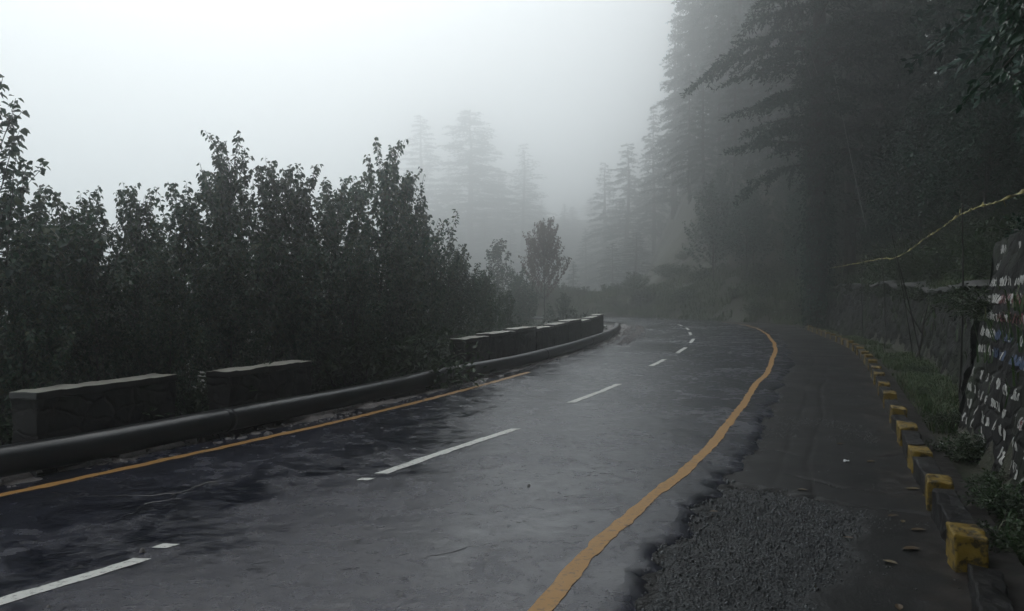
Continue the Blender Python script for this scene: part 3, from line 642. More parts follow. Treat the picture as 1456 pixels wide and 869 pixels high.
def gen_shrub(seed, R=.8, n=34, lsz=.06):
    g = np.random.default_rng(seed); W = MB(); Lf = MB(); Ps, Ds = [], []
    for i in range(n):
        a = g.uniform(0, 6.28); th = radians(g.uniform(5, 70)); L = R * g.uniform(.7, 1.35); t = np.linspace(0, 1, 6); D = np.array([np.cos(a) * np.sin(th), np.sin(a) * np.sin(th), np.cos(th)])
        P = D * (t * L)[:, None] + np.stack([t * 0, t * 0, -.25 * L * t ** 3], 1) + np.cumsum(g.normal(0, .02, (6, 3)), 0) + [np.cos(a) * .1 * R, np.sin(a) * .1 * R, 0]; W.tube(P, np.linspace(.010, .003, 6), 4, False)
        m = int(L / .012); q = g.uniform(.15, 1, m); pt = np.stack([np.interp(q, t, P[:, c]) for c in range(3)], 1); o = g.normal(0, 1, (m, 3)); o /= np.linalg.norm(o, axis=1)[:, None]
        Ps.append(pt + o * g.uniform(.01, .13, (m, 1)) * R); Ds.append(o + D * .5 + [0, 0, -.2])
    P = np.concatenate(Ps); D = np.concatenate(Ds); m = len(P); L = lsz * g.uniform(.6, 1.4, m); Lf.leaves(P, D, np.array([0, 0, 1.]) + g.normal(0, .5, (m, 3)), L, L * .5, .2); return W, Lf

def make_proto(kind, W, Lf, bark, leafm, nm1='trunk', nm2='crown'):
    return (W.mesh(nm1, bark, True), Lf.mesh(nm2, leafm), nm1, nm2)
def place(proto, name, cat, loc, rz, sc, label, group, tilt=(0, 0)):
    o = link(name, None, None, loc, (tilt[0], tilt[1], rz)); o.scale = sc; tag(o, label, cat, group)
    link(proto[2], proto[0], o); link(proto[3], proto[1], o); return o

SAP = [make_proto('s', *gen_sapling(100 + i, 5.0, 32 + 3 * (i % 3), .102, [1.25, .95, 1.45, 1.1, 1.35][i], [.95, .8, 1.05, 1.0, .85][i]), M['sbark'], M['broad']) for i in range(5)]
UND = [(p_[0], p_[1].copy(), p_[2], p_[3]) for p_ in SAP[:3]]
for p_ in UND: p_[1].materials[0] = M['deep']
MAPLE = make_proto('m', *gen_sapling(140, 5.0, 34, .10, 1.35, 1.3, .34, 2), M['bark'], M['rust'])
CON = [make_proto('c', *gen_conifer(200, 34, 4.8, .10, 120, 1.0, .5), M['bark'], M['needle']),
       make_proto('c', *gen_conifer(201, 30, 5.2, .14, 100, 1.1, .62, .7), M['bark'], M['needle']),
       make_proto('c', *gen_conifer(202, 26, 4.2, .08, 105, 1.0, .45, .95), M['bark'], M['needle']),
       make_proto('c', *gen_conifer(203, 38, 5.6, .16, 125, 1.15, .55, .6), M['bark'], M['needle'])]
BARE = make_proto('c', *gen_conifer(204, 30, 4.6, .30, 60, 1.3, .35, .8, .36, .55), M['bark'], M['needle'])
BIG = make_proto('c', *gen_conifer(206, 34, 6.8, .26, 92, .8, .42, .5, .62), M['bark'], M['needle'])
SHR = [make_proto('h', *gen_shrub(300 + i, .8, 30 + 6 * i, .06), M['stick'], M['shrub'], 'stem', 'foliage') for i in range(3)]
DEEP = [p_[1].copy() for p_ in SHR]
for p_ in DEEP: p_.materials[0] = M['deep']

# ------------------------------------------------------------------ broadleaf trees below the parapet
left = [  # pixel x, pixel y of the top, distance, variant, width
    (2, 118, 9.2, 0, 1.15), (60, 272, 11.5, 1, 1.0), (98, 282, 10.5, 2, 1.0), (140, 300, 9.6, 3, 1.0), (188, 258, 11.0, 4, .9), (214, 315, 13.0, 1, 1.0), (262, 268, 12.0, 2, 1.0), (303, 246, 13.5, 3, .9),
    (340, 195, 12.6, 0, .95), (384, 225, 13.8, 4, 1.0), (424, 248, 14.6, 2, 1.0), (470, 248, 15.8, 3, 1.0), (505, 236, 17.0, 1, 1.0), (536, 203, 16.6, 0, .95), (580, 240, 18.2, 4, .85), (612, 345, 18.5, 3, .9),
    (655, 350, 21.5, 2, 1.0), (688, 380, 23.5, 4, .9), (640, 372, 19.2, 1, 1.0), (28, 330, 8.6, 2, 1.0), (240, 350, 10.2, 0, 1.0), (440, 330, 13.0, 1, 1.1), (560, 340, 15.6, 2, 1.1), (720, 408, 27, 1, 1.0),
    (120, 335, 13.5, 4, 1.2), (330, 330, 11.4, 3, 1.1), (-40, 250, 8.8, 4, 1.1), (500, 345, 14.2, 0, 1.1), (600, 300, 21, 2, 1.1), (385, 345, 16, 2, 1.2), (180, 345, 15, 1, 1.2)]
names = {0: 'tallest leafy tree at the frame edge, its top reaching above its neighbours', 8: 'leafy tree with a tall narrow spire top, highest behind the second parapet block', 13: 'leafy tree with a dense pointed top, last tall one before the fogged pines', 4: 'sparse young tree with a thin two-forked top against the white sky'}
ordn = {k: i + 1 for i, k in enumerate(sorted(range(len(left)), key=lambda k: left[k][0]))}
look = ['leafy sapling tree with drooping broad leaves', 'slender broadleaf tree with upright twigs', 'bushy broadleaf tree with a rounded top', 'dark dense broadleaf tree', 'thin broadleaf tree with loose branches']
for k, (x, ty, Z, v, wd) in enumerate(left):
    X, Y = at(x, Z); g = gz(X, Y); top = CAM_H + (420 - ty) / 1134 * Z; Ht = top - g; sc = Ht / 5.4
    place(SAP[v], 'broadleaf_tree', 'tree', (X, Y, g), R_.uniform(0, 6.28), (min(sc, 1.25) * wd * .90, min(sc, 1.25) * wd * .90, sc), names.get(k, look[v] + f' below the parapet, {ordw(ordn[k])} from the left'), 'broadleaf trees on the slope below the parapet')
X, Y = at(774, 53); g = gz(X, Y); Ht = 1.7 + (420 - 328) / 1134 * 53 - g
place(MAPLE, 'small_tree', 'tree', (X, Y, g), 1, (Ht / 5.1 * .8, Ht / 5.1 * .8, Ht / 5.05), 'small reddish tree on a thin bare stem in the fog behind the parapet', None)
for k, (x, ty, Z, lb) in enumerate([(706, 345, 50, 'fogged bushy tree standing between the broadleaf row and the reddish tree'), (738, 392, 48, 'low fogged tree under the branches of the reddish tree'), (800, 420, 46, 'low fogged bush on the crest beyond the parapet'), (690, 400, 33, 'fogged sapling behind the first blocks of the unbroken parapet row')]):
    X, Y = at(x, Z); g = gz(X, Y); Ht = 1.7 + (420 - ty) / 1134 * Z - g
    place(SAP[(k + 1) % 5], 'broadleaf_tree', 'tree', (X, Y, g), k, (min(1.5, Ht / 4.5),) * 2 + (Ht / 5.05,), lb, 'broadleaf trees on the slope below the parapet')
# undergrowth on the near valley slope
rg = np.random.default_rng(31); n = 0; used = []
for i in range(1500):
    s = rg.uniform(s_at(-5.2, 7.2), s_at(6.8, 42)); q = cpt(s, lO(s) - rg.uniform(2.4, 7.5))
    if any((q[0] - a) ** 2 + (q[1] - c) ** 2 < .9 for a, c in used): continue
    used.append(q); n += 1
    if n > 58: break
used += [np.array(at(x_, Z_)) for x_, Z_ in ((282, 10.9), (268, 12.2), (545, 14.9), (522, 15.6), (566, 15.6), (18, 8.9), (498, 14.4), (300, 12.9))]
used.sort(key=lambda q: q[0] / q[1])
for k, q in enumerate(used):
    f_ = rg.uniform(1.3, 2.1); place(SHR[k % 3], 'undergrowth_shrub', 'shrub', (q[0], q[1], gz(*q) - .1), rg.uniform(0, 6), (f_, f_, f_ * rg.uniform(.8, 1.1)), f'dark shrub under the broadleaf trees behind the parapet, {ordw(k + 1)} along from the near end', 'shrubs on the slope below the parapet')

# ------------------------------------------------------------------ far pines in the fog
far = [(600, 163, 250, 0, 'faint tall pine in the fog with a ragged pointed top, beside the broad-topped one'), (672, 157, 245, 3, 'faint broad-topped pine in the fog, widest of the far trees'), (745, 205, 240, 4, 'faint sparse pine with thin bare branches standing in the fog'),
       (770, 285, 260, 4, 'faint half-bare tree beside the sparse pine in the fog'), (638, 225, 310, 2, 'faint lower pine filling the gap between the two tallest far pines'), (712, 255, 295, 1, 'faint pine behind the sparse one in the fog'), (802, 290, 250, 2, 'faint small pine at the edge of the bright fog gap'),
       (858, 232, 200, 2, 'pale pine standing alone beside the bright fog gap'), (890, 205, 170, 1, 'pale pine at the foot of the wooded slope where the road vanishes'), (690, 300, 230, 2, 'faint low pine under the broad-topped far pine'), (832, 325, 190, 2, 'faint low pine in the fog beyond the bend'), (622, 290, 260, 1, 'faint low pine before the ragged pointed one'), (585, 262, 320, 2, 'faintest pine at the outer side of the ragged pointed one'),
       (655, 330, 215, 1, 'faint round low pine above the broken parapet row'), (725, 325, 205, 0, 'faint low pine behind the small reddish tree'), (765, 345, 170, 2, 'faint low pine beside the small reddish tree'), (870, 345, 140, 1, 'grey low pine over the far end of the road'), (815, 372, 130, 2, 'grey small pine on the low bank beyond the bend'), (905, 330, 128, 0, 'grey pine at the lower edge of the wooded slope')]
PH = {0: 34, 1: 30, 2: 26, 3: 38, 4: 30}
for k, (x, ty, Z, v, lb) in enumerate(far):
    Z *= 1.05; X, Y = at(x, Z); g = gz(X, Y); Ht = CAM_H + (420 - ty) / 1134 * Z - g; sc = Ht / PH[v]; pr = BARE if v == 4 else CON[v]
    place(pr, 'fogged_pine', 'tree', (X, Y, g), k * 1.7, (max(sc, .6) * (2.7 if v == 3 else 2.1 if v == 0 else 1.7),) * 2 + (sc,), lb, 'pines fading into the fog beyond the bend')

rg = np.random.default_rng(61); fr_ = sorted([(x, rg.uniform(255, 350) + max(0, x - 790) * .8, rg.uniform(250, 330)) for x in np.linspace(552, 830, 15) + rg.normal(0, 6, 15)])
for k, (x, ty, Z) in enumerate(fr_):
    X, Y = at(x, Z); g = gz(X, Y); Ht = max(9, CAM_H + (420 - ty) / 1134 * Z - g); sc = Ht / 28; v = int(rg.integers(0, 4))
    place(CON[v], 'fogged_pine', 'tree', (X, Y, g), k * 2.1, (max(sc, .7) * 1.9,) * 2 + (sc,), f'faint pine of the far ridge forest, {ordw(k + 1)} from the valley end', 'pines of the far ridge forest')

# ------------------------------------------------------------------ wooded slope
X, Y = at(1163, 41.5); g = gz(X, Y); bigX, bigY = X, Y
bp_ = place(BIG, 'large_pine', 'tree', (X, Y, g - .2), 2.2, (1, 1, 1), 'massive dark pine with a thick trunk and long drooping boughs over the road', None)
gi = np.random.default_rng(5); n = 9000; zi = gi.uniform(0, 16, n) ** 1.0; ai = gi.uniform(0, 6.28, n); ri = .5 - zi * .012 + np.abs(gi.normal(0, .22, n)) * (1.1 + vnoise(zi * .8, ai * 1.3)); Lf = MB()
Dn = np.stack([np.cos(ai), np.sin(ai), ai * 0 - .9], 1); Lf.leaves(np.stack([np.cos(ai) * ri, np.sin(ai) * ri, zi], 1), Dn + gi.normal(0, .4, (n, 3)), np.array([0, 0, 1.]) + gi.normal(0, .4, (n, 3)), gi.uniform(.10, .2, n), gi.uniform(.08, .15, n))
link('ivy', Lf.mesh('ivy', M['needle']), [c for c in bp_.children if c.name.startswith('trunk')][0])
edge = [(985, 125, 0, 1.3), (958, 142, 2, 1.4), (930, 168, 1, 1.05), (1012, 118, 3, 1.15), (1050, 108, 1, 1.25), (1085, 96, 2, 1.4), (1030, 145, 3, 1.3), (1120, 84, 1, 1.15), (968, 168, 0, 1.15), (1075, 132, 0, 1.4), (1100, 110, 3, 1.2), (1150, 70, 0, 1.1), (1000, 88, 2, .6), (1022, 96, 1, .62), (1045, 84, 0, .55), (1068, 90, 2, .7), (1092, 80, 1, .6), (1110, 92, 0, .7), (980, 102, 1, .6), (1035, 100, 3, .6), (1128, 72, 2, .7), (1062, 160, 3, 1.3)]
lst = []
for (x, Z, v, sc) in edge:
    X, Y = at(x, Z); lst.append((X, Y, v, sc))
rg = np.random.default_rng(44); tries = 0
while len(lst) < 74 and tries < 6000:
    tries += 1; s = rg.uniform(10, S43 + 30); o_ = rg.uniform(1.6, 22) if rg.random() < .85 else rg.uniform(20, 60); q = cpt(s, wO(min(s, S43)) + o_)
    if q[1] < -14 or (q[1] > 0 and q[0] / q[1] > 1.5 and o_ > 14) : continue
    if q[1] > 3 and (q[0] / q[1]) < (.385 if q[1] < 90 else .3): continue
    if q[1] > 5 and q[1] < 40 and o_ < 3.0: continue
    if (q[0] - bigX) ** 2 + (q[1] - bigY) ** 2 < 16 or any((q[0] - a[0]) ** 2 + (q[1] - a[1]) ** 2 < 8 for a in lst): continue
    lst.append((q[0], q[1], int(rg.integers(0, 4)), rg.uniform(.65, 1.0)))
order = sorted(range(len(lst)), key=lambda k: lst[k][0] / lst[k][1] if lst[k][1] > 1 else 9 + k)
for n, k in enumerate(order):
    X, Y, v, sc = lst[k]; near_ = 'deep inside the dark wooded slope' if k >= len(edge) else 'on the fogged edge of the wooded slope'
    place(CON[v], 'hillside_pine', 'tree', (X, Y, gz(X, Y) - .3), rg.uniform(0, 6.28), (sc * 1.05, sc * 1.05, sc), f'tall pine {near_}, {ordw(n + 1)} counting from the road bend', 'pines on the wooded slope')
# broadleaf understorey behind the wall and on the bank
us = []
for i in range(2500):
    s = rg.uniform(s_at(-1, 8), SBEND + 18); q = cpt(s, (wO(s) if s < S43 else rO(s) + 1.4) + rg.uniform(1.0, 13))
    if q[1] < 5 or q[0] / q[1] > .75: continue
    if any((q[0] - a) ** 2 + (q[1] - c) ** 2 < 2.0 for a, c in us): continue
    us.append((q[0], q[1]))
    if len(us) >= 90: break
us.sort(key=lambda q: q[0] / q[1])
for k, q in enumerate(us):
    f_ = rg.uniform(1.0, 2.3) * (1 if q[1] > 20 else .8)
    place(SHR[k % 3], 'hillside_shrub', 'shrub', (q[0], q[1], gz(*q) - .15), rg.uniform(0, 6), (f_, f_, f_ * rg.uniform(.8, 1.2)), f'green shrub on the pine bank above the road, {ordw(k + 1)} from the bend', 'shrubs on the wooded slope')
us2 = []
for i in range(600):
    s = rg.uniform(s_at(0, 10), S43 + 18); q = cpt(s, (wO(s) if s < S43 else rO(s) + 4) + rg.uniform(2.0, 11))
    if q[1] < 7 or q[0] / q[1] > .72: continue
    if any((q[0] - a) ** 2 + (q[1] - c) ** 2 < 7 for a, c in us2): continue
    us2.append((q[0], q[1]))
    if len(us2) >= 34: break
us2.sort(key=lambda q: q[0] / q[1])
for k, q in enumerate(us2):
    f_ = rg.uniform(.8, 1.5); place(UND[k % 3], 'understorey_tree', 'tree', (q[0], q[1], gz(*q) - .1), rg.uniform(0, 6), (f_ * 1.2, f_ * 1.2, f_), f'young leafy tree in the shade of the pines, {ordw(k + 1)} counting from the road bend', 'young trees under the pines')

# overhanging leafy branch near the camera
def gen_overhang():
    g = np.random.default_rng(77); W = MB(); Lf = MB()
    t = np.linspace(0, 1, 10); trunk = np.stack([.2 * np.sin(t * 3), t * -.3, t * 4.6], 1); W.tube(trunk, np.linspace(.13, .06, 10), 8); Ps, Ds = [], []
    for i in range(26):
        z0 = g.uniform(2.5, 4.6); p0 = np.array([np.interp(z0, trunk[:, 2], trunk[:, 0]), np.interp(z0, trunk[:, 2], trunk[:, 1]), z0]); a = g.uniform(2.2, 5.2); L = g.uniform(1.0, 2.1)
        P = p0 + np.stack([np.cos(a) * L * t, np.sin(a) * L * t, L * (.45 * t - .85 * t * t)], 1); W.tube(P, np.linspace(.025, .005, 10), 5, False)
        for k in range(12):
            q = P[g.integers(3, 10)]; a2 = a + g.normal(0, .9); l2 = g.uniform(.25, .6); D = np.array([np.cos(a2), np.sin(a2), -.55]); t5 = np.linspace(0, 1, 5); Q = q + D * (t5 * l2)[:, None] + np.stack([t5 * 0, t5 * 0, -.3 * l2 * t5 ** 2], 1); W.tube(Q, .003, 4, False)
            m = int(l2 / .022); w_ = g.random(m); pts = np.stack([np.interp(w_, t5, Q[:, c]) for c in range(3)], 1); Ps.append(pts); Ds.append(D + g.normal(0, .6, (m, 3)) + [0, 0, -.6])
    for i in range(30):                                          # unseen high crown above the frame, added to shade the shoulder
        p0 = trunk[g.integers(6, 10)]; a = g.uniform(2.3, 4.7); L = g.uniform(3, 8.5); zt_ = 3.2 + .42 * max(0, np.sin(a)) * L + g.uniform(0, 1.6)
        P = p0 + np.stack([np.cos(a) * L * t, np.sin(a) * L * t, zt_ * (1 - (1 - t) ** 2.2)], 1); W.tube(P, np.linspace(.05, .008, 10), 5, False)
        for k in range(34):
            q = np.array([np.interp(g.uniform(.35, 1), t, P[:, c]) for c in range(3)]) if False else P[g.integers(3, 10)] + g.normal(0, .12, 3); a2 = g.uniform(0, 6.28); l2 = g.uniform(.4, 1.0); D = np.array([np.cos(a2), np.sin(a2), .15]); t5 = np.linspace(0, 1, 5); Q = q + D * (t5 * l2)[:, None]; W.tube(Q, .004, 4, False)
            m = 14; w_ = g.random(m); pts = np.stack([np.interp(w_, t5, Q[:, c]) for c in range(3)], 1); Ps.append(pts); Ds.append(D + g.normal(0, .7, (m, 3)) + [0, 0, -.3])
    nlow = sum(len(p_) for p_ in Ps[:26 * 12])
    P = np.concatenate(Ps); D = np.concatenate(Ds); m = len(P); L = g.uniform(.06, .125, m); L[nlow:] *= 1.7; Lf.leaves(P, D, np.array([0, 0, 1.]) + g.normal(0, .4, (m, 3)), L, L * .42, .15); return W, Lf
OV = make_proto('o', *gen_overhang(), M['bark'], M['gloss'])
ox, oy = 5.55, 6.6
place(OV, 'overhanging_tree', 'tree', (ox, oy, gz(ox, oy) - .1), 0, (1, 1, 1), 'leafy tree whose glossy drooping leaves hang in from the upper corner above the leaning wall', None)

# ------------------------------------------------------------------ grass and weeds
def grass(name, spots, label, hmin, hmax, per=9, spread=.10):
    g = np.random.default_rng(len(spots)); n = len(spots) * per; P = np.repeat(np.asarray(spots), per, 0); P[:, :2] += g.normal(0, spread, (n, 2)); a = g.uniform(0, 6.28, n); h = g.uniform(hmin, hmax, n); l = h * g.uniform(.2, .9, n)
    D = np.stack([np.cos(a), np.sin(a), a * 0], 1); X = np.stack([-np.sin(a), np.cos(a), a * 0], 1); w_ = (.006 + .012 * h)[:, None]
    v0 = P - X * w_; v1 = P + X * w_; v2 = P + D * (l * .4)[:, None] + [0, 0, 1] * (h * .7)[:, None] + X * w_ * .7; v3 = P + D * (l * .4)[:, None] + [0, 0, 1] * (h * .7)[:, None] - X * w_ * .7
    v4 = P + D * l[:, None] + [0, 0, 1] * (h * .82)[:, None]; b = MB(); V = np.stack([v0, v1, v2, v3, v4], 1).reshape(-1, 3); k = np.arange(n)[:, None] * 5; b.add(V, k + [0, 1, 2, 3], k + [3, 2, 4])
    return tag(link(name, b.mesh(name, M['grass'])), label, 'grass', kind='stuff')
def scatter(n, sa, sb, fa, fb, seed, clump=.0):
    g = np.random.default_rng(seed); s = g.uniform(sa, sb, n * 3); u = g.random(n * 3); d = fa(s) * (1 - u) + fb(s) * u; q = cpt(s, d); keep = vnoise(q[:, 0] * .9, q[:, 1] * .9) > clump; q = q[keep][:n]; return np.column_stack([q, ground(q[:, 0], q[:, 1]) - .01])
grass('verge_grass', scatter(2600, s_at(-1.5, 7.5), S43 + 4, lambda s: kO(s) + .55, lambda s: wO(s) - .05, 1, .0), 'green weeds and grass between the kerb and the stone wall', .05, .22)
grass('bank_grass', scatter(6500, s_at(0, 10), S43 + 2, lambda s: wO(s) + .22, lambda s: wO(s) + 5, 2, -.12), 'green grass on the bank above the retaining wall', .12, .4)
grass('roadside_grass', scatter(9000, S43 - 1, SBEND + 26, lambda s: rO(s) + 1.0 + np.clip(S43 + 8 - s, 0, 9) * .4, lambda s: rO(s) + 9, 3, -.15), 'green ground cover on the bank at the outside of the bend', .15, .5, 9, .16)
grass('edge_grass', scatter(1500, s_at(-4.5, 7), s_at(7, 44), lambda s: lO(s) - 2.0, lambda s: lO(s) - 3.2, 4, .0), 'dark grass along the foot of the parapet', .06, .25)

def weed(x, y, z, f_, label): place(SHR[1], 'weed', 'weed', (x, y, z), x, (f_, f_, f_ * .8), label, None)
q = px(690, 532); weed(q[0], q[1], 0, .30, 'dark leafy weed growing in front of the pipe')
q = px(655, 540); weed(q[0], q[1], 0, .22, 'low dark weed on the silt beside the yellow line')
for k in range(11):
    sx = s_at(0, 10.5) + 2.0 + k * 2.9; q = cpt(sx, wO(sx) + .42); f_ = .75 + .3 * ((k * 7) % 4) / 3
    place(SHR[k % 3], 'trailing_shrub', 'shrub', (q[0], q[1], gz(*q) - .12), k * 1.3, (f_, f_, f_ * .7), f'trailing green shrub spilling over the top of the retaining wall, {ordw(k + 1)} from the near end', 'shrubs along the top of the wall')
for k in range(6):
    i_ = int(len(PB) - 4 - k * 9); f_ = .42 + .14 * (k % 3); pt_ = PB[i_] + NB[i_] * (.85 + .15 * (k % 2))
    place((SHR[k % 3][0], DEEP[k % 3], 'stem', 'foliage'), 'trailing_shrub', 'shrub', (pt_[0], pt_[1], HB[i_] - .1), k * 1.7, (f_, f_, f_ * .8), f'dark shrub crowning the leaning painted wall, {ordw(k + 1)} from its far end', 'shrubs on top of the leaning wall')
vs = [(1315, 545), (1338, 585), (1372, 628), (1405, 665), (1298, 512), (1425, 700), (1272, 498), (1440, 760)]
for k, (x, y) in enumerate(vs):
    q = px(x, y + 12); q = (q[0] + .1, q[1]); f_ = .38 + .12 * (k % 3); place(SHR[k % 3], 'weed_clump', 'weed', (q[0], q[1], gz(*q)), k, (f_, f_, f_ * .7), f'green weed clump between the kerb and the stone wall, {ordw(sorted(vs, key=lambda a: -a[1]).index((x, y)) + 1)} from the near end', 'weeds at the foot of the wall')

# ------------------------------------------------------------------ tape, stakes, saplings at the wall, cables
def P3(x, y, Z): return (*at(x, Z), CAM_H + (420 - y) / 1134 * Z)
def stake(top, base, label, r=.018, bend=.04, name='stake'):
    a = np.array(base); c = np.array(top); t = np.linspace(0, 1, 8)[:, None]; P = a + (c - a) * t + np.hstack([np.sin(t * pi) * bend, t * 0, t * 0]); b = MB(); b.tube(P, np.linspace(r, r * .6, 8), 6); return tag(link(name, b.mesh(name, M['stick'], True)), label, 'stake')
tp = [P3(1475, 262, 6.6), P3(1410, 287, 9), P3(1367, 303, 13), P3(1320, 335, 17), P3(1275, 365, 21), P3(1254, 367, 27), P3(1228, 372, 33), P3(1180, 381, 41)]
Q, s_t = spline(tp, .05); sag = np.abs(np.sin(s_t * .8)) * .02; tw = np.cumsum(.22 + .1 * np.sin(s_t * 3)); rr = (.016 + .010 * np.abs(np.sin(s_t * 1.3))) * np.interp(s_t, [0, s_t[-1]], [.75, 1.3]); Tn = np.gradient(Q, axis=0); Tn /= np.linalg.norm(Tn, axis=1)[:, None]
A = np.cross(Tn, [0, 0, 1.]); A /= np.linalg.norm(A, axis=1)[:, None]; B_ = np.cross(Tn, A); W_ = A * np.cos(tw)[:, None] + B_ * np.sin(tw)[:, None]; Q[:, 2] -= sag
N2 = np.cross(Tn, W_); b = MB(); V = np.stack([Q - W_ * rr[:, None], Q + N2 * .003, Q + W_ * rr[:, None], Q - N2 * .003, Q - W_ * rr[:, None]], 1); b.grid(V, len(Q), 5)
for i in range(0, len(Q) - 12, 37):                             # loose knot ends
    g = np.random.default_rng(i); e = Q[i] + Tn[i] * .15 + g.normal(0, .05, 3); b.tube([Q[i], (Q[i] + e) / 2 + [0, 0, .02], e], [.008, .006, .003], 4)
tag(link('barrier_tape', b.mesh('barrier_tape', M['ptape'])), 'twisted yellow barrier tape strung along the bank above the wall', 'tape')
def base_on(x, Z): X, Y = at(x, Z); return (X, Y, gz(X, Y) - .1)
stake(P3(1367, 288, 13), base_on(1364, 13.05), 'dark upright stake on the grass bank carrying the yellow tape, tallest above the wall')
stake(P3(1272, 355, 21), base_on(1312, 21.4), 'dark leaning stake on the bank where the yellow tape kinks', .022)
stake(P3(1268, 335, 21.5), base_on(1300, 22.4), 'second thin leaning stick crossing the leaning stake at the tape kink', .014)
stake(P3(1253, 364, 27), base_on(1258, 26.2), 'thin dark pole standing before the wall, the closer of two', .022, .06)
stake(P3(1226, 370, 33), base_on(1228, 32.4), 'thin dark pole standing before the wall, the more distant of two', .022, -.05)
def y_sapling(x, Z, h, label):
    bx, by, bz = base_on(x, Z); g = np.random.default_rng(int(x)); b = MB(); t = np.linspace(0, 1, 7)[:, None]; tr = np.array([bx, by, bz]) + np.hstack([t * .35 + np.sin(t * 4) * .05, t * .1, t * h]); b.tube(tr, np.linspace(.045, .025, 7), 6)
    for a in (-.55, .1, .5): P = tr[4 + int(a > 0)] + np.hstack([t * a * .9, t * g.normal(0, .2), t * h * .6]); b.tube(P, np.linspace(.022, .006, 7), 5)
    tag(link('bare_sapling', b.mesh('bare_sapling', M['stick'], True)), label, 'sapling')
y_sapling(1300, 22.0, 1.3, 'bare forked sapling leaning against the stone wall')

def cable(a, c, r, sag, mat, name, label):
    a = np.array(a); c = np.array(c); t = np.linspace(0, 1, 24)[:, None]; P = a + (c - a) * t; P[:, 2:] -= np.sin(t * pi) * sag; b = MB(); b.tube(P, r, 6); return tag(link(name, b.mesh(name, M[mat], True)), label, 'cable')
cable(P3(1098, -70, 26), P3(1155, 120, 41), .017, .25, 'wire', 'overhead_cable', 'black overhead cable running down to the massive pine, outer of the pair')
cable(P3(1113, -70, 26), P3(1160, 105, 41), .017, .20, 'wire', 'overhead_cable', 'black overhead cable running down to the massive pine, inner of the pair')
cable(P3(1185, 108, 38), P3(1232, 330, 36), .013, .15, 'pale', 'guy_wire', 'thin pale guy wire slanting down before the dark slope')

# ------------------------------------------------------------------ dead branches, litter, fallen leaves
def dead(x, y, Z, x2, y2, label):
    a = np.array(P3(x, y, Z)); c = np.array(P3(x2, y2, Z - 1)); b = MB(); t = np.linspace(0, 1, 6)[:, None]; P = a + (c - a) * t + np.hstack([t * 0, t * 0, np.sin(t * pi) * .12]); b.tube(P, np.linspace(.05, .02, 6), 6)
    P2 = P[2] + (c - a) * t * .5 + np.hstack([t * 0, t * 0, t * .18]); b.tube(P2, np.linspace(.03, .012, 6), 5); tag(link('dead_branch', b.mesh('dead_branch', M['paledead'], True)), label, 'branch')
dead(934, 421, 66, 955, 433, 'pale broken branch on the bank at the outside of the bend')
def scrap(x, y, r, mat, label, seed, name='litter', Z=None, z0=None):
    q = px(x, y) if Z is None else at(x, Z); g = np.random.default_rng(seed); zz = (gz(*q) if z0 is None else z0); n = 7; uu = np.linspace(-1, 1, n); A, B_ = np.meshgrid(uu, uu, indexing='ij')
    k = 1 / np.maximum(1, np.sqrt(A * A + B_ * B_)); hgt = (fbm(A * 1.6 + seed, B_ * 1.6, 3) + .35) * r * 1.1; a = g.random() * 6; X_ = (A * k * r * 1.2) * cos(a) - B_ * k * r * .8 * sin(a); Y_ = (A * k * r * 1.2) * sin(a) + B_ * k * r * .8 * cos(a)
    b = MB(); b.grid(np.stack([q[0] + X_, q[1] + Y_, zz + np.clip(hgt, .004, None)], -1), n, n); o = link(name, b.mesh(name, M[mat], True)); md = o.modifiers.new('thick', 'SOLIDIFY'); md.thickness = .004
    return tag(o, label, 'litter', 'litter scattered on the verge')
scrap(1380, 716, .075, 'lit', 'crumpled white plastic bag behind the second black kerb block', 1)
scrap(1415, 738, .05, 'lit', 'torn white paper scrap on the verge near the crumpled bag', 2)
scrap(1364, 632, .035, 'litb', 'pale blue wrapper on the verge below the leaning wall', 3)
scrap(1342, 618, .03, 'lit', 'small white wrapper near the pale blue one', 4)
scrap(1268, 512, .06, 'lit', 'white scrap on the weeds beside the middle of the kerb', 5)
scrap(1103, 453, .09, 'lit', 'white scrap on the grass bank at the bend, lower of two', 6, Z=50)
scrap(1127, 449, .09, 'lit', 'white scrap on the grass bank at the bend, upper of two', 7, Z=49)
scrap(1322, 616, .025, 'lit', 'tiny white wrapper right behind the kerb', 8)
scrap(1205, 655, .03, 'lit', 'small white scrap on the middle of the shoulder', 9, z0=-.02)
def leafo(x, y, L, a, label, curl=.12, z0=-.020):
    L *= .85; q = px(x, y); b = MB(); n = 7; t = np.linspace(0, 1, n); wv = np.sin(t * pi) ** .7 * L * .22 + .002; c = np.stack([(t - .5) * L, t * 0, .006 + curl * L * (t - .5) ** 2], 1); e = np.stack([t * 0, wv, np.abs(wv) * .35], 1); e2 = np.stack([t * 0, -wv, np.abs(wv) * .35], 1)
    V = np.stack([c + e, c, c + e2], 1); V2 = V.copy(); V2[..., 2] -= .0015; b.grid(V, n, 3); b.grid(V2, n, 3, True); o = link('fallen_leaf', b.mesh('fallen_leaf', M['dry'], True), None, (q[0], q[1], z0), (0, 0, a)); return tag(o, label, 'leaf', 'fallen leaves on the shoulder')
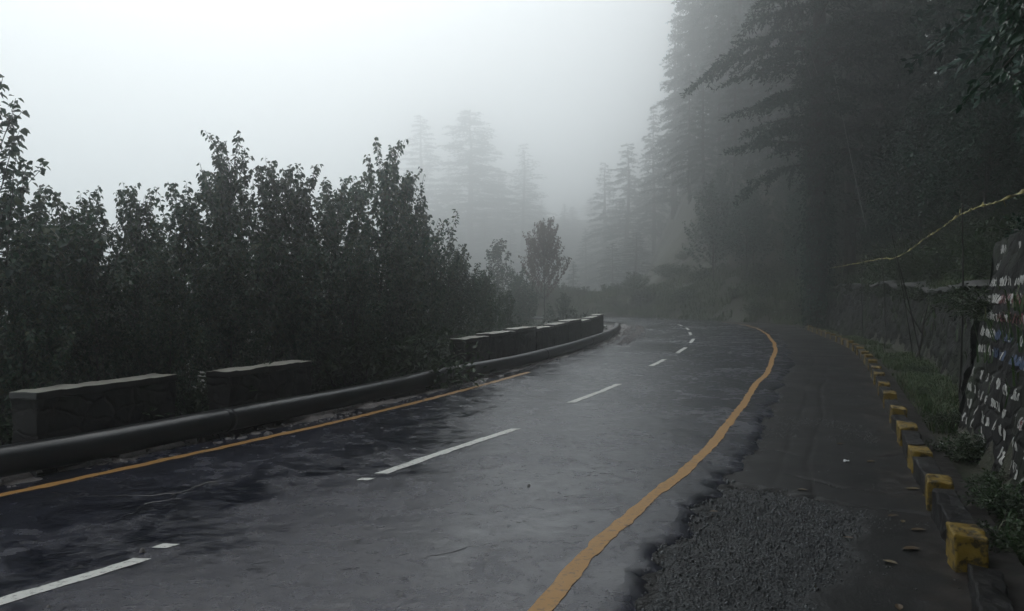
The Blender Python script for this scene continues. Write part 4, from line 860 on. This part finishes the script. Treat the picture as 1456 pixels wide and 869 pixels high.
fl = [(1298, 779, .15, .2, 'long yellowish fallen leaf on the shoulder beside the dirt strip'), (1268, 798, .11, 2.3, 'curled thin yellow leaf below the long yellowish one'), (1281, 862, .10, 1.2, 'upright curled brown leaf at the bottom edge of the shoulder'), (1016, 726, .085, .1, 'pale oval leaf on the rough gravel patch'), (1024, 666, .085, .4, 'pale leaf caught in the dark crack beside the road edge'),
      (1074, 594, .12, 3.0, 'pale leaf on the shoulder edge further along the crack'), (1272, 732, .12, .3, 'dull yellow leaf lying across the dirt strip'), (1308, 752, .13, 0, 'pale brown leaf next to the dirt strip by the second yellow kerb block'), (1286, 740, .08, 1.0, 'small brown leaf between two larger ones at the dirt strip'), (1300, 694, .16, .1, 'long bleached leaf before the second yellow kerb block'),
      (1142, 695, .10, 2.8, 'narrow pale leaf at the boundary crack of the gravel patch'), (1208, 763, .08, 2.7, 'small whitish leaf in the middle of the dark shoulder'), (1196, 630, .11, .1, 'dull leaf lying on the slab joint of the shoulder'), (1240, 655, .12, .2, 'brown leaf on the far slab of the shoulder'), (1319, 703, .10, .4, 'small bleached leaf touching the kerb'), (1375, 637, .10, .2, 'white-edged leaf on the verge grass'), (1020, 870, .06, 1, 'tiny leaf at the bottom of the gravel patch')]
for a in fl: leafo(*a)
for k, (x, y, z_) in enumerate([(200, 786, 0), (752, 693, 0), (66, 866, 0)]):
    q = px(x, y); rgk = np.random.default_rng(90 + k); b = MB(); chunk(b, q[0], q[1], .008, .02, rgk)
    tag(link('pebble', b.mesh('pebble', M['rub'])), ['loose pale stone on the road beside the end of the nearest white dash', 'small dark stone on the open lane by the long white dash', 'small stone lying on the road at the bottom corner'][k], 'stone')

# ------------------------------------------------------------------ haze
hz = MB(); x0, x1, y0, y1, z0, z1 = -520, 520, -230, 700, float(Zg.min()) - 1, max(float((o.matrix_basis.translation.z + 40 * o.scale[2])) for o in COL.objects if 'pine' in o.name) + 2
hz.add([(x0, y0, z0), (x1, y0, z0), (x1, y1, z0), (x0, y1, z0), (x0, y0, z1), (x1, y0, z1), (x1, y1, z1), (x0, y1, z1)], [(0, 3, 2, 1), (4, 5, 6, 7), (0, 1, 5, 4), (1, 2, 6, 5), (2, 3, 7, 6), (3, 0, 4, 7)])
hm = bpy.data.materials.new('haze'); hm.use_nodes = True; hn = hm.node_tree; hn.nodes.clear(); ho = hn.nodes.new('ShaderNodeOutputMaterial'); pv = hn.nodes.new('ShaderNodeVolumePrincipled')
pv.inputs['Color'].default_value = (.973, .986, .991, 1); pv.inputs['Density'].default_value = HAZE_DENSITY; pv.inputs['Anisotropy'].default_value = .89; hn.links.new(pv.outputs[0], ho.inputs['Volume'])
tag(link('haze', hz.mesh('haze', hm)), 'pale mountain fog filling the valley and the bend', 'fog', kind='stuff')
print('ground range', Zg.min(), Zg.max(), 'box', z0, z1)
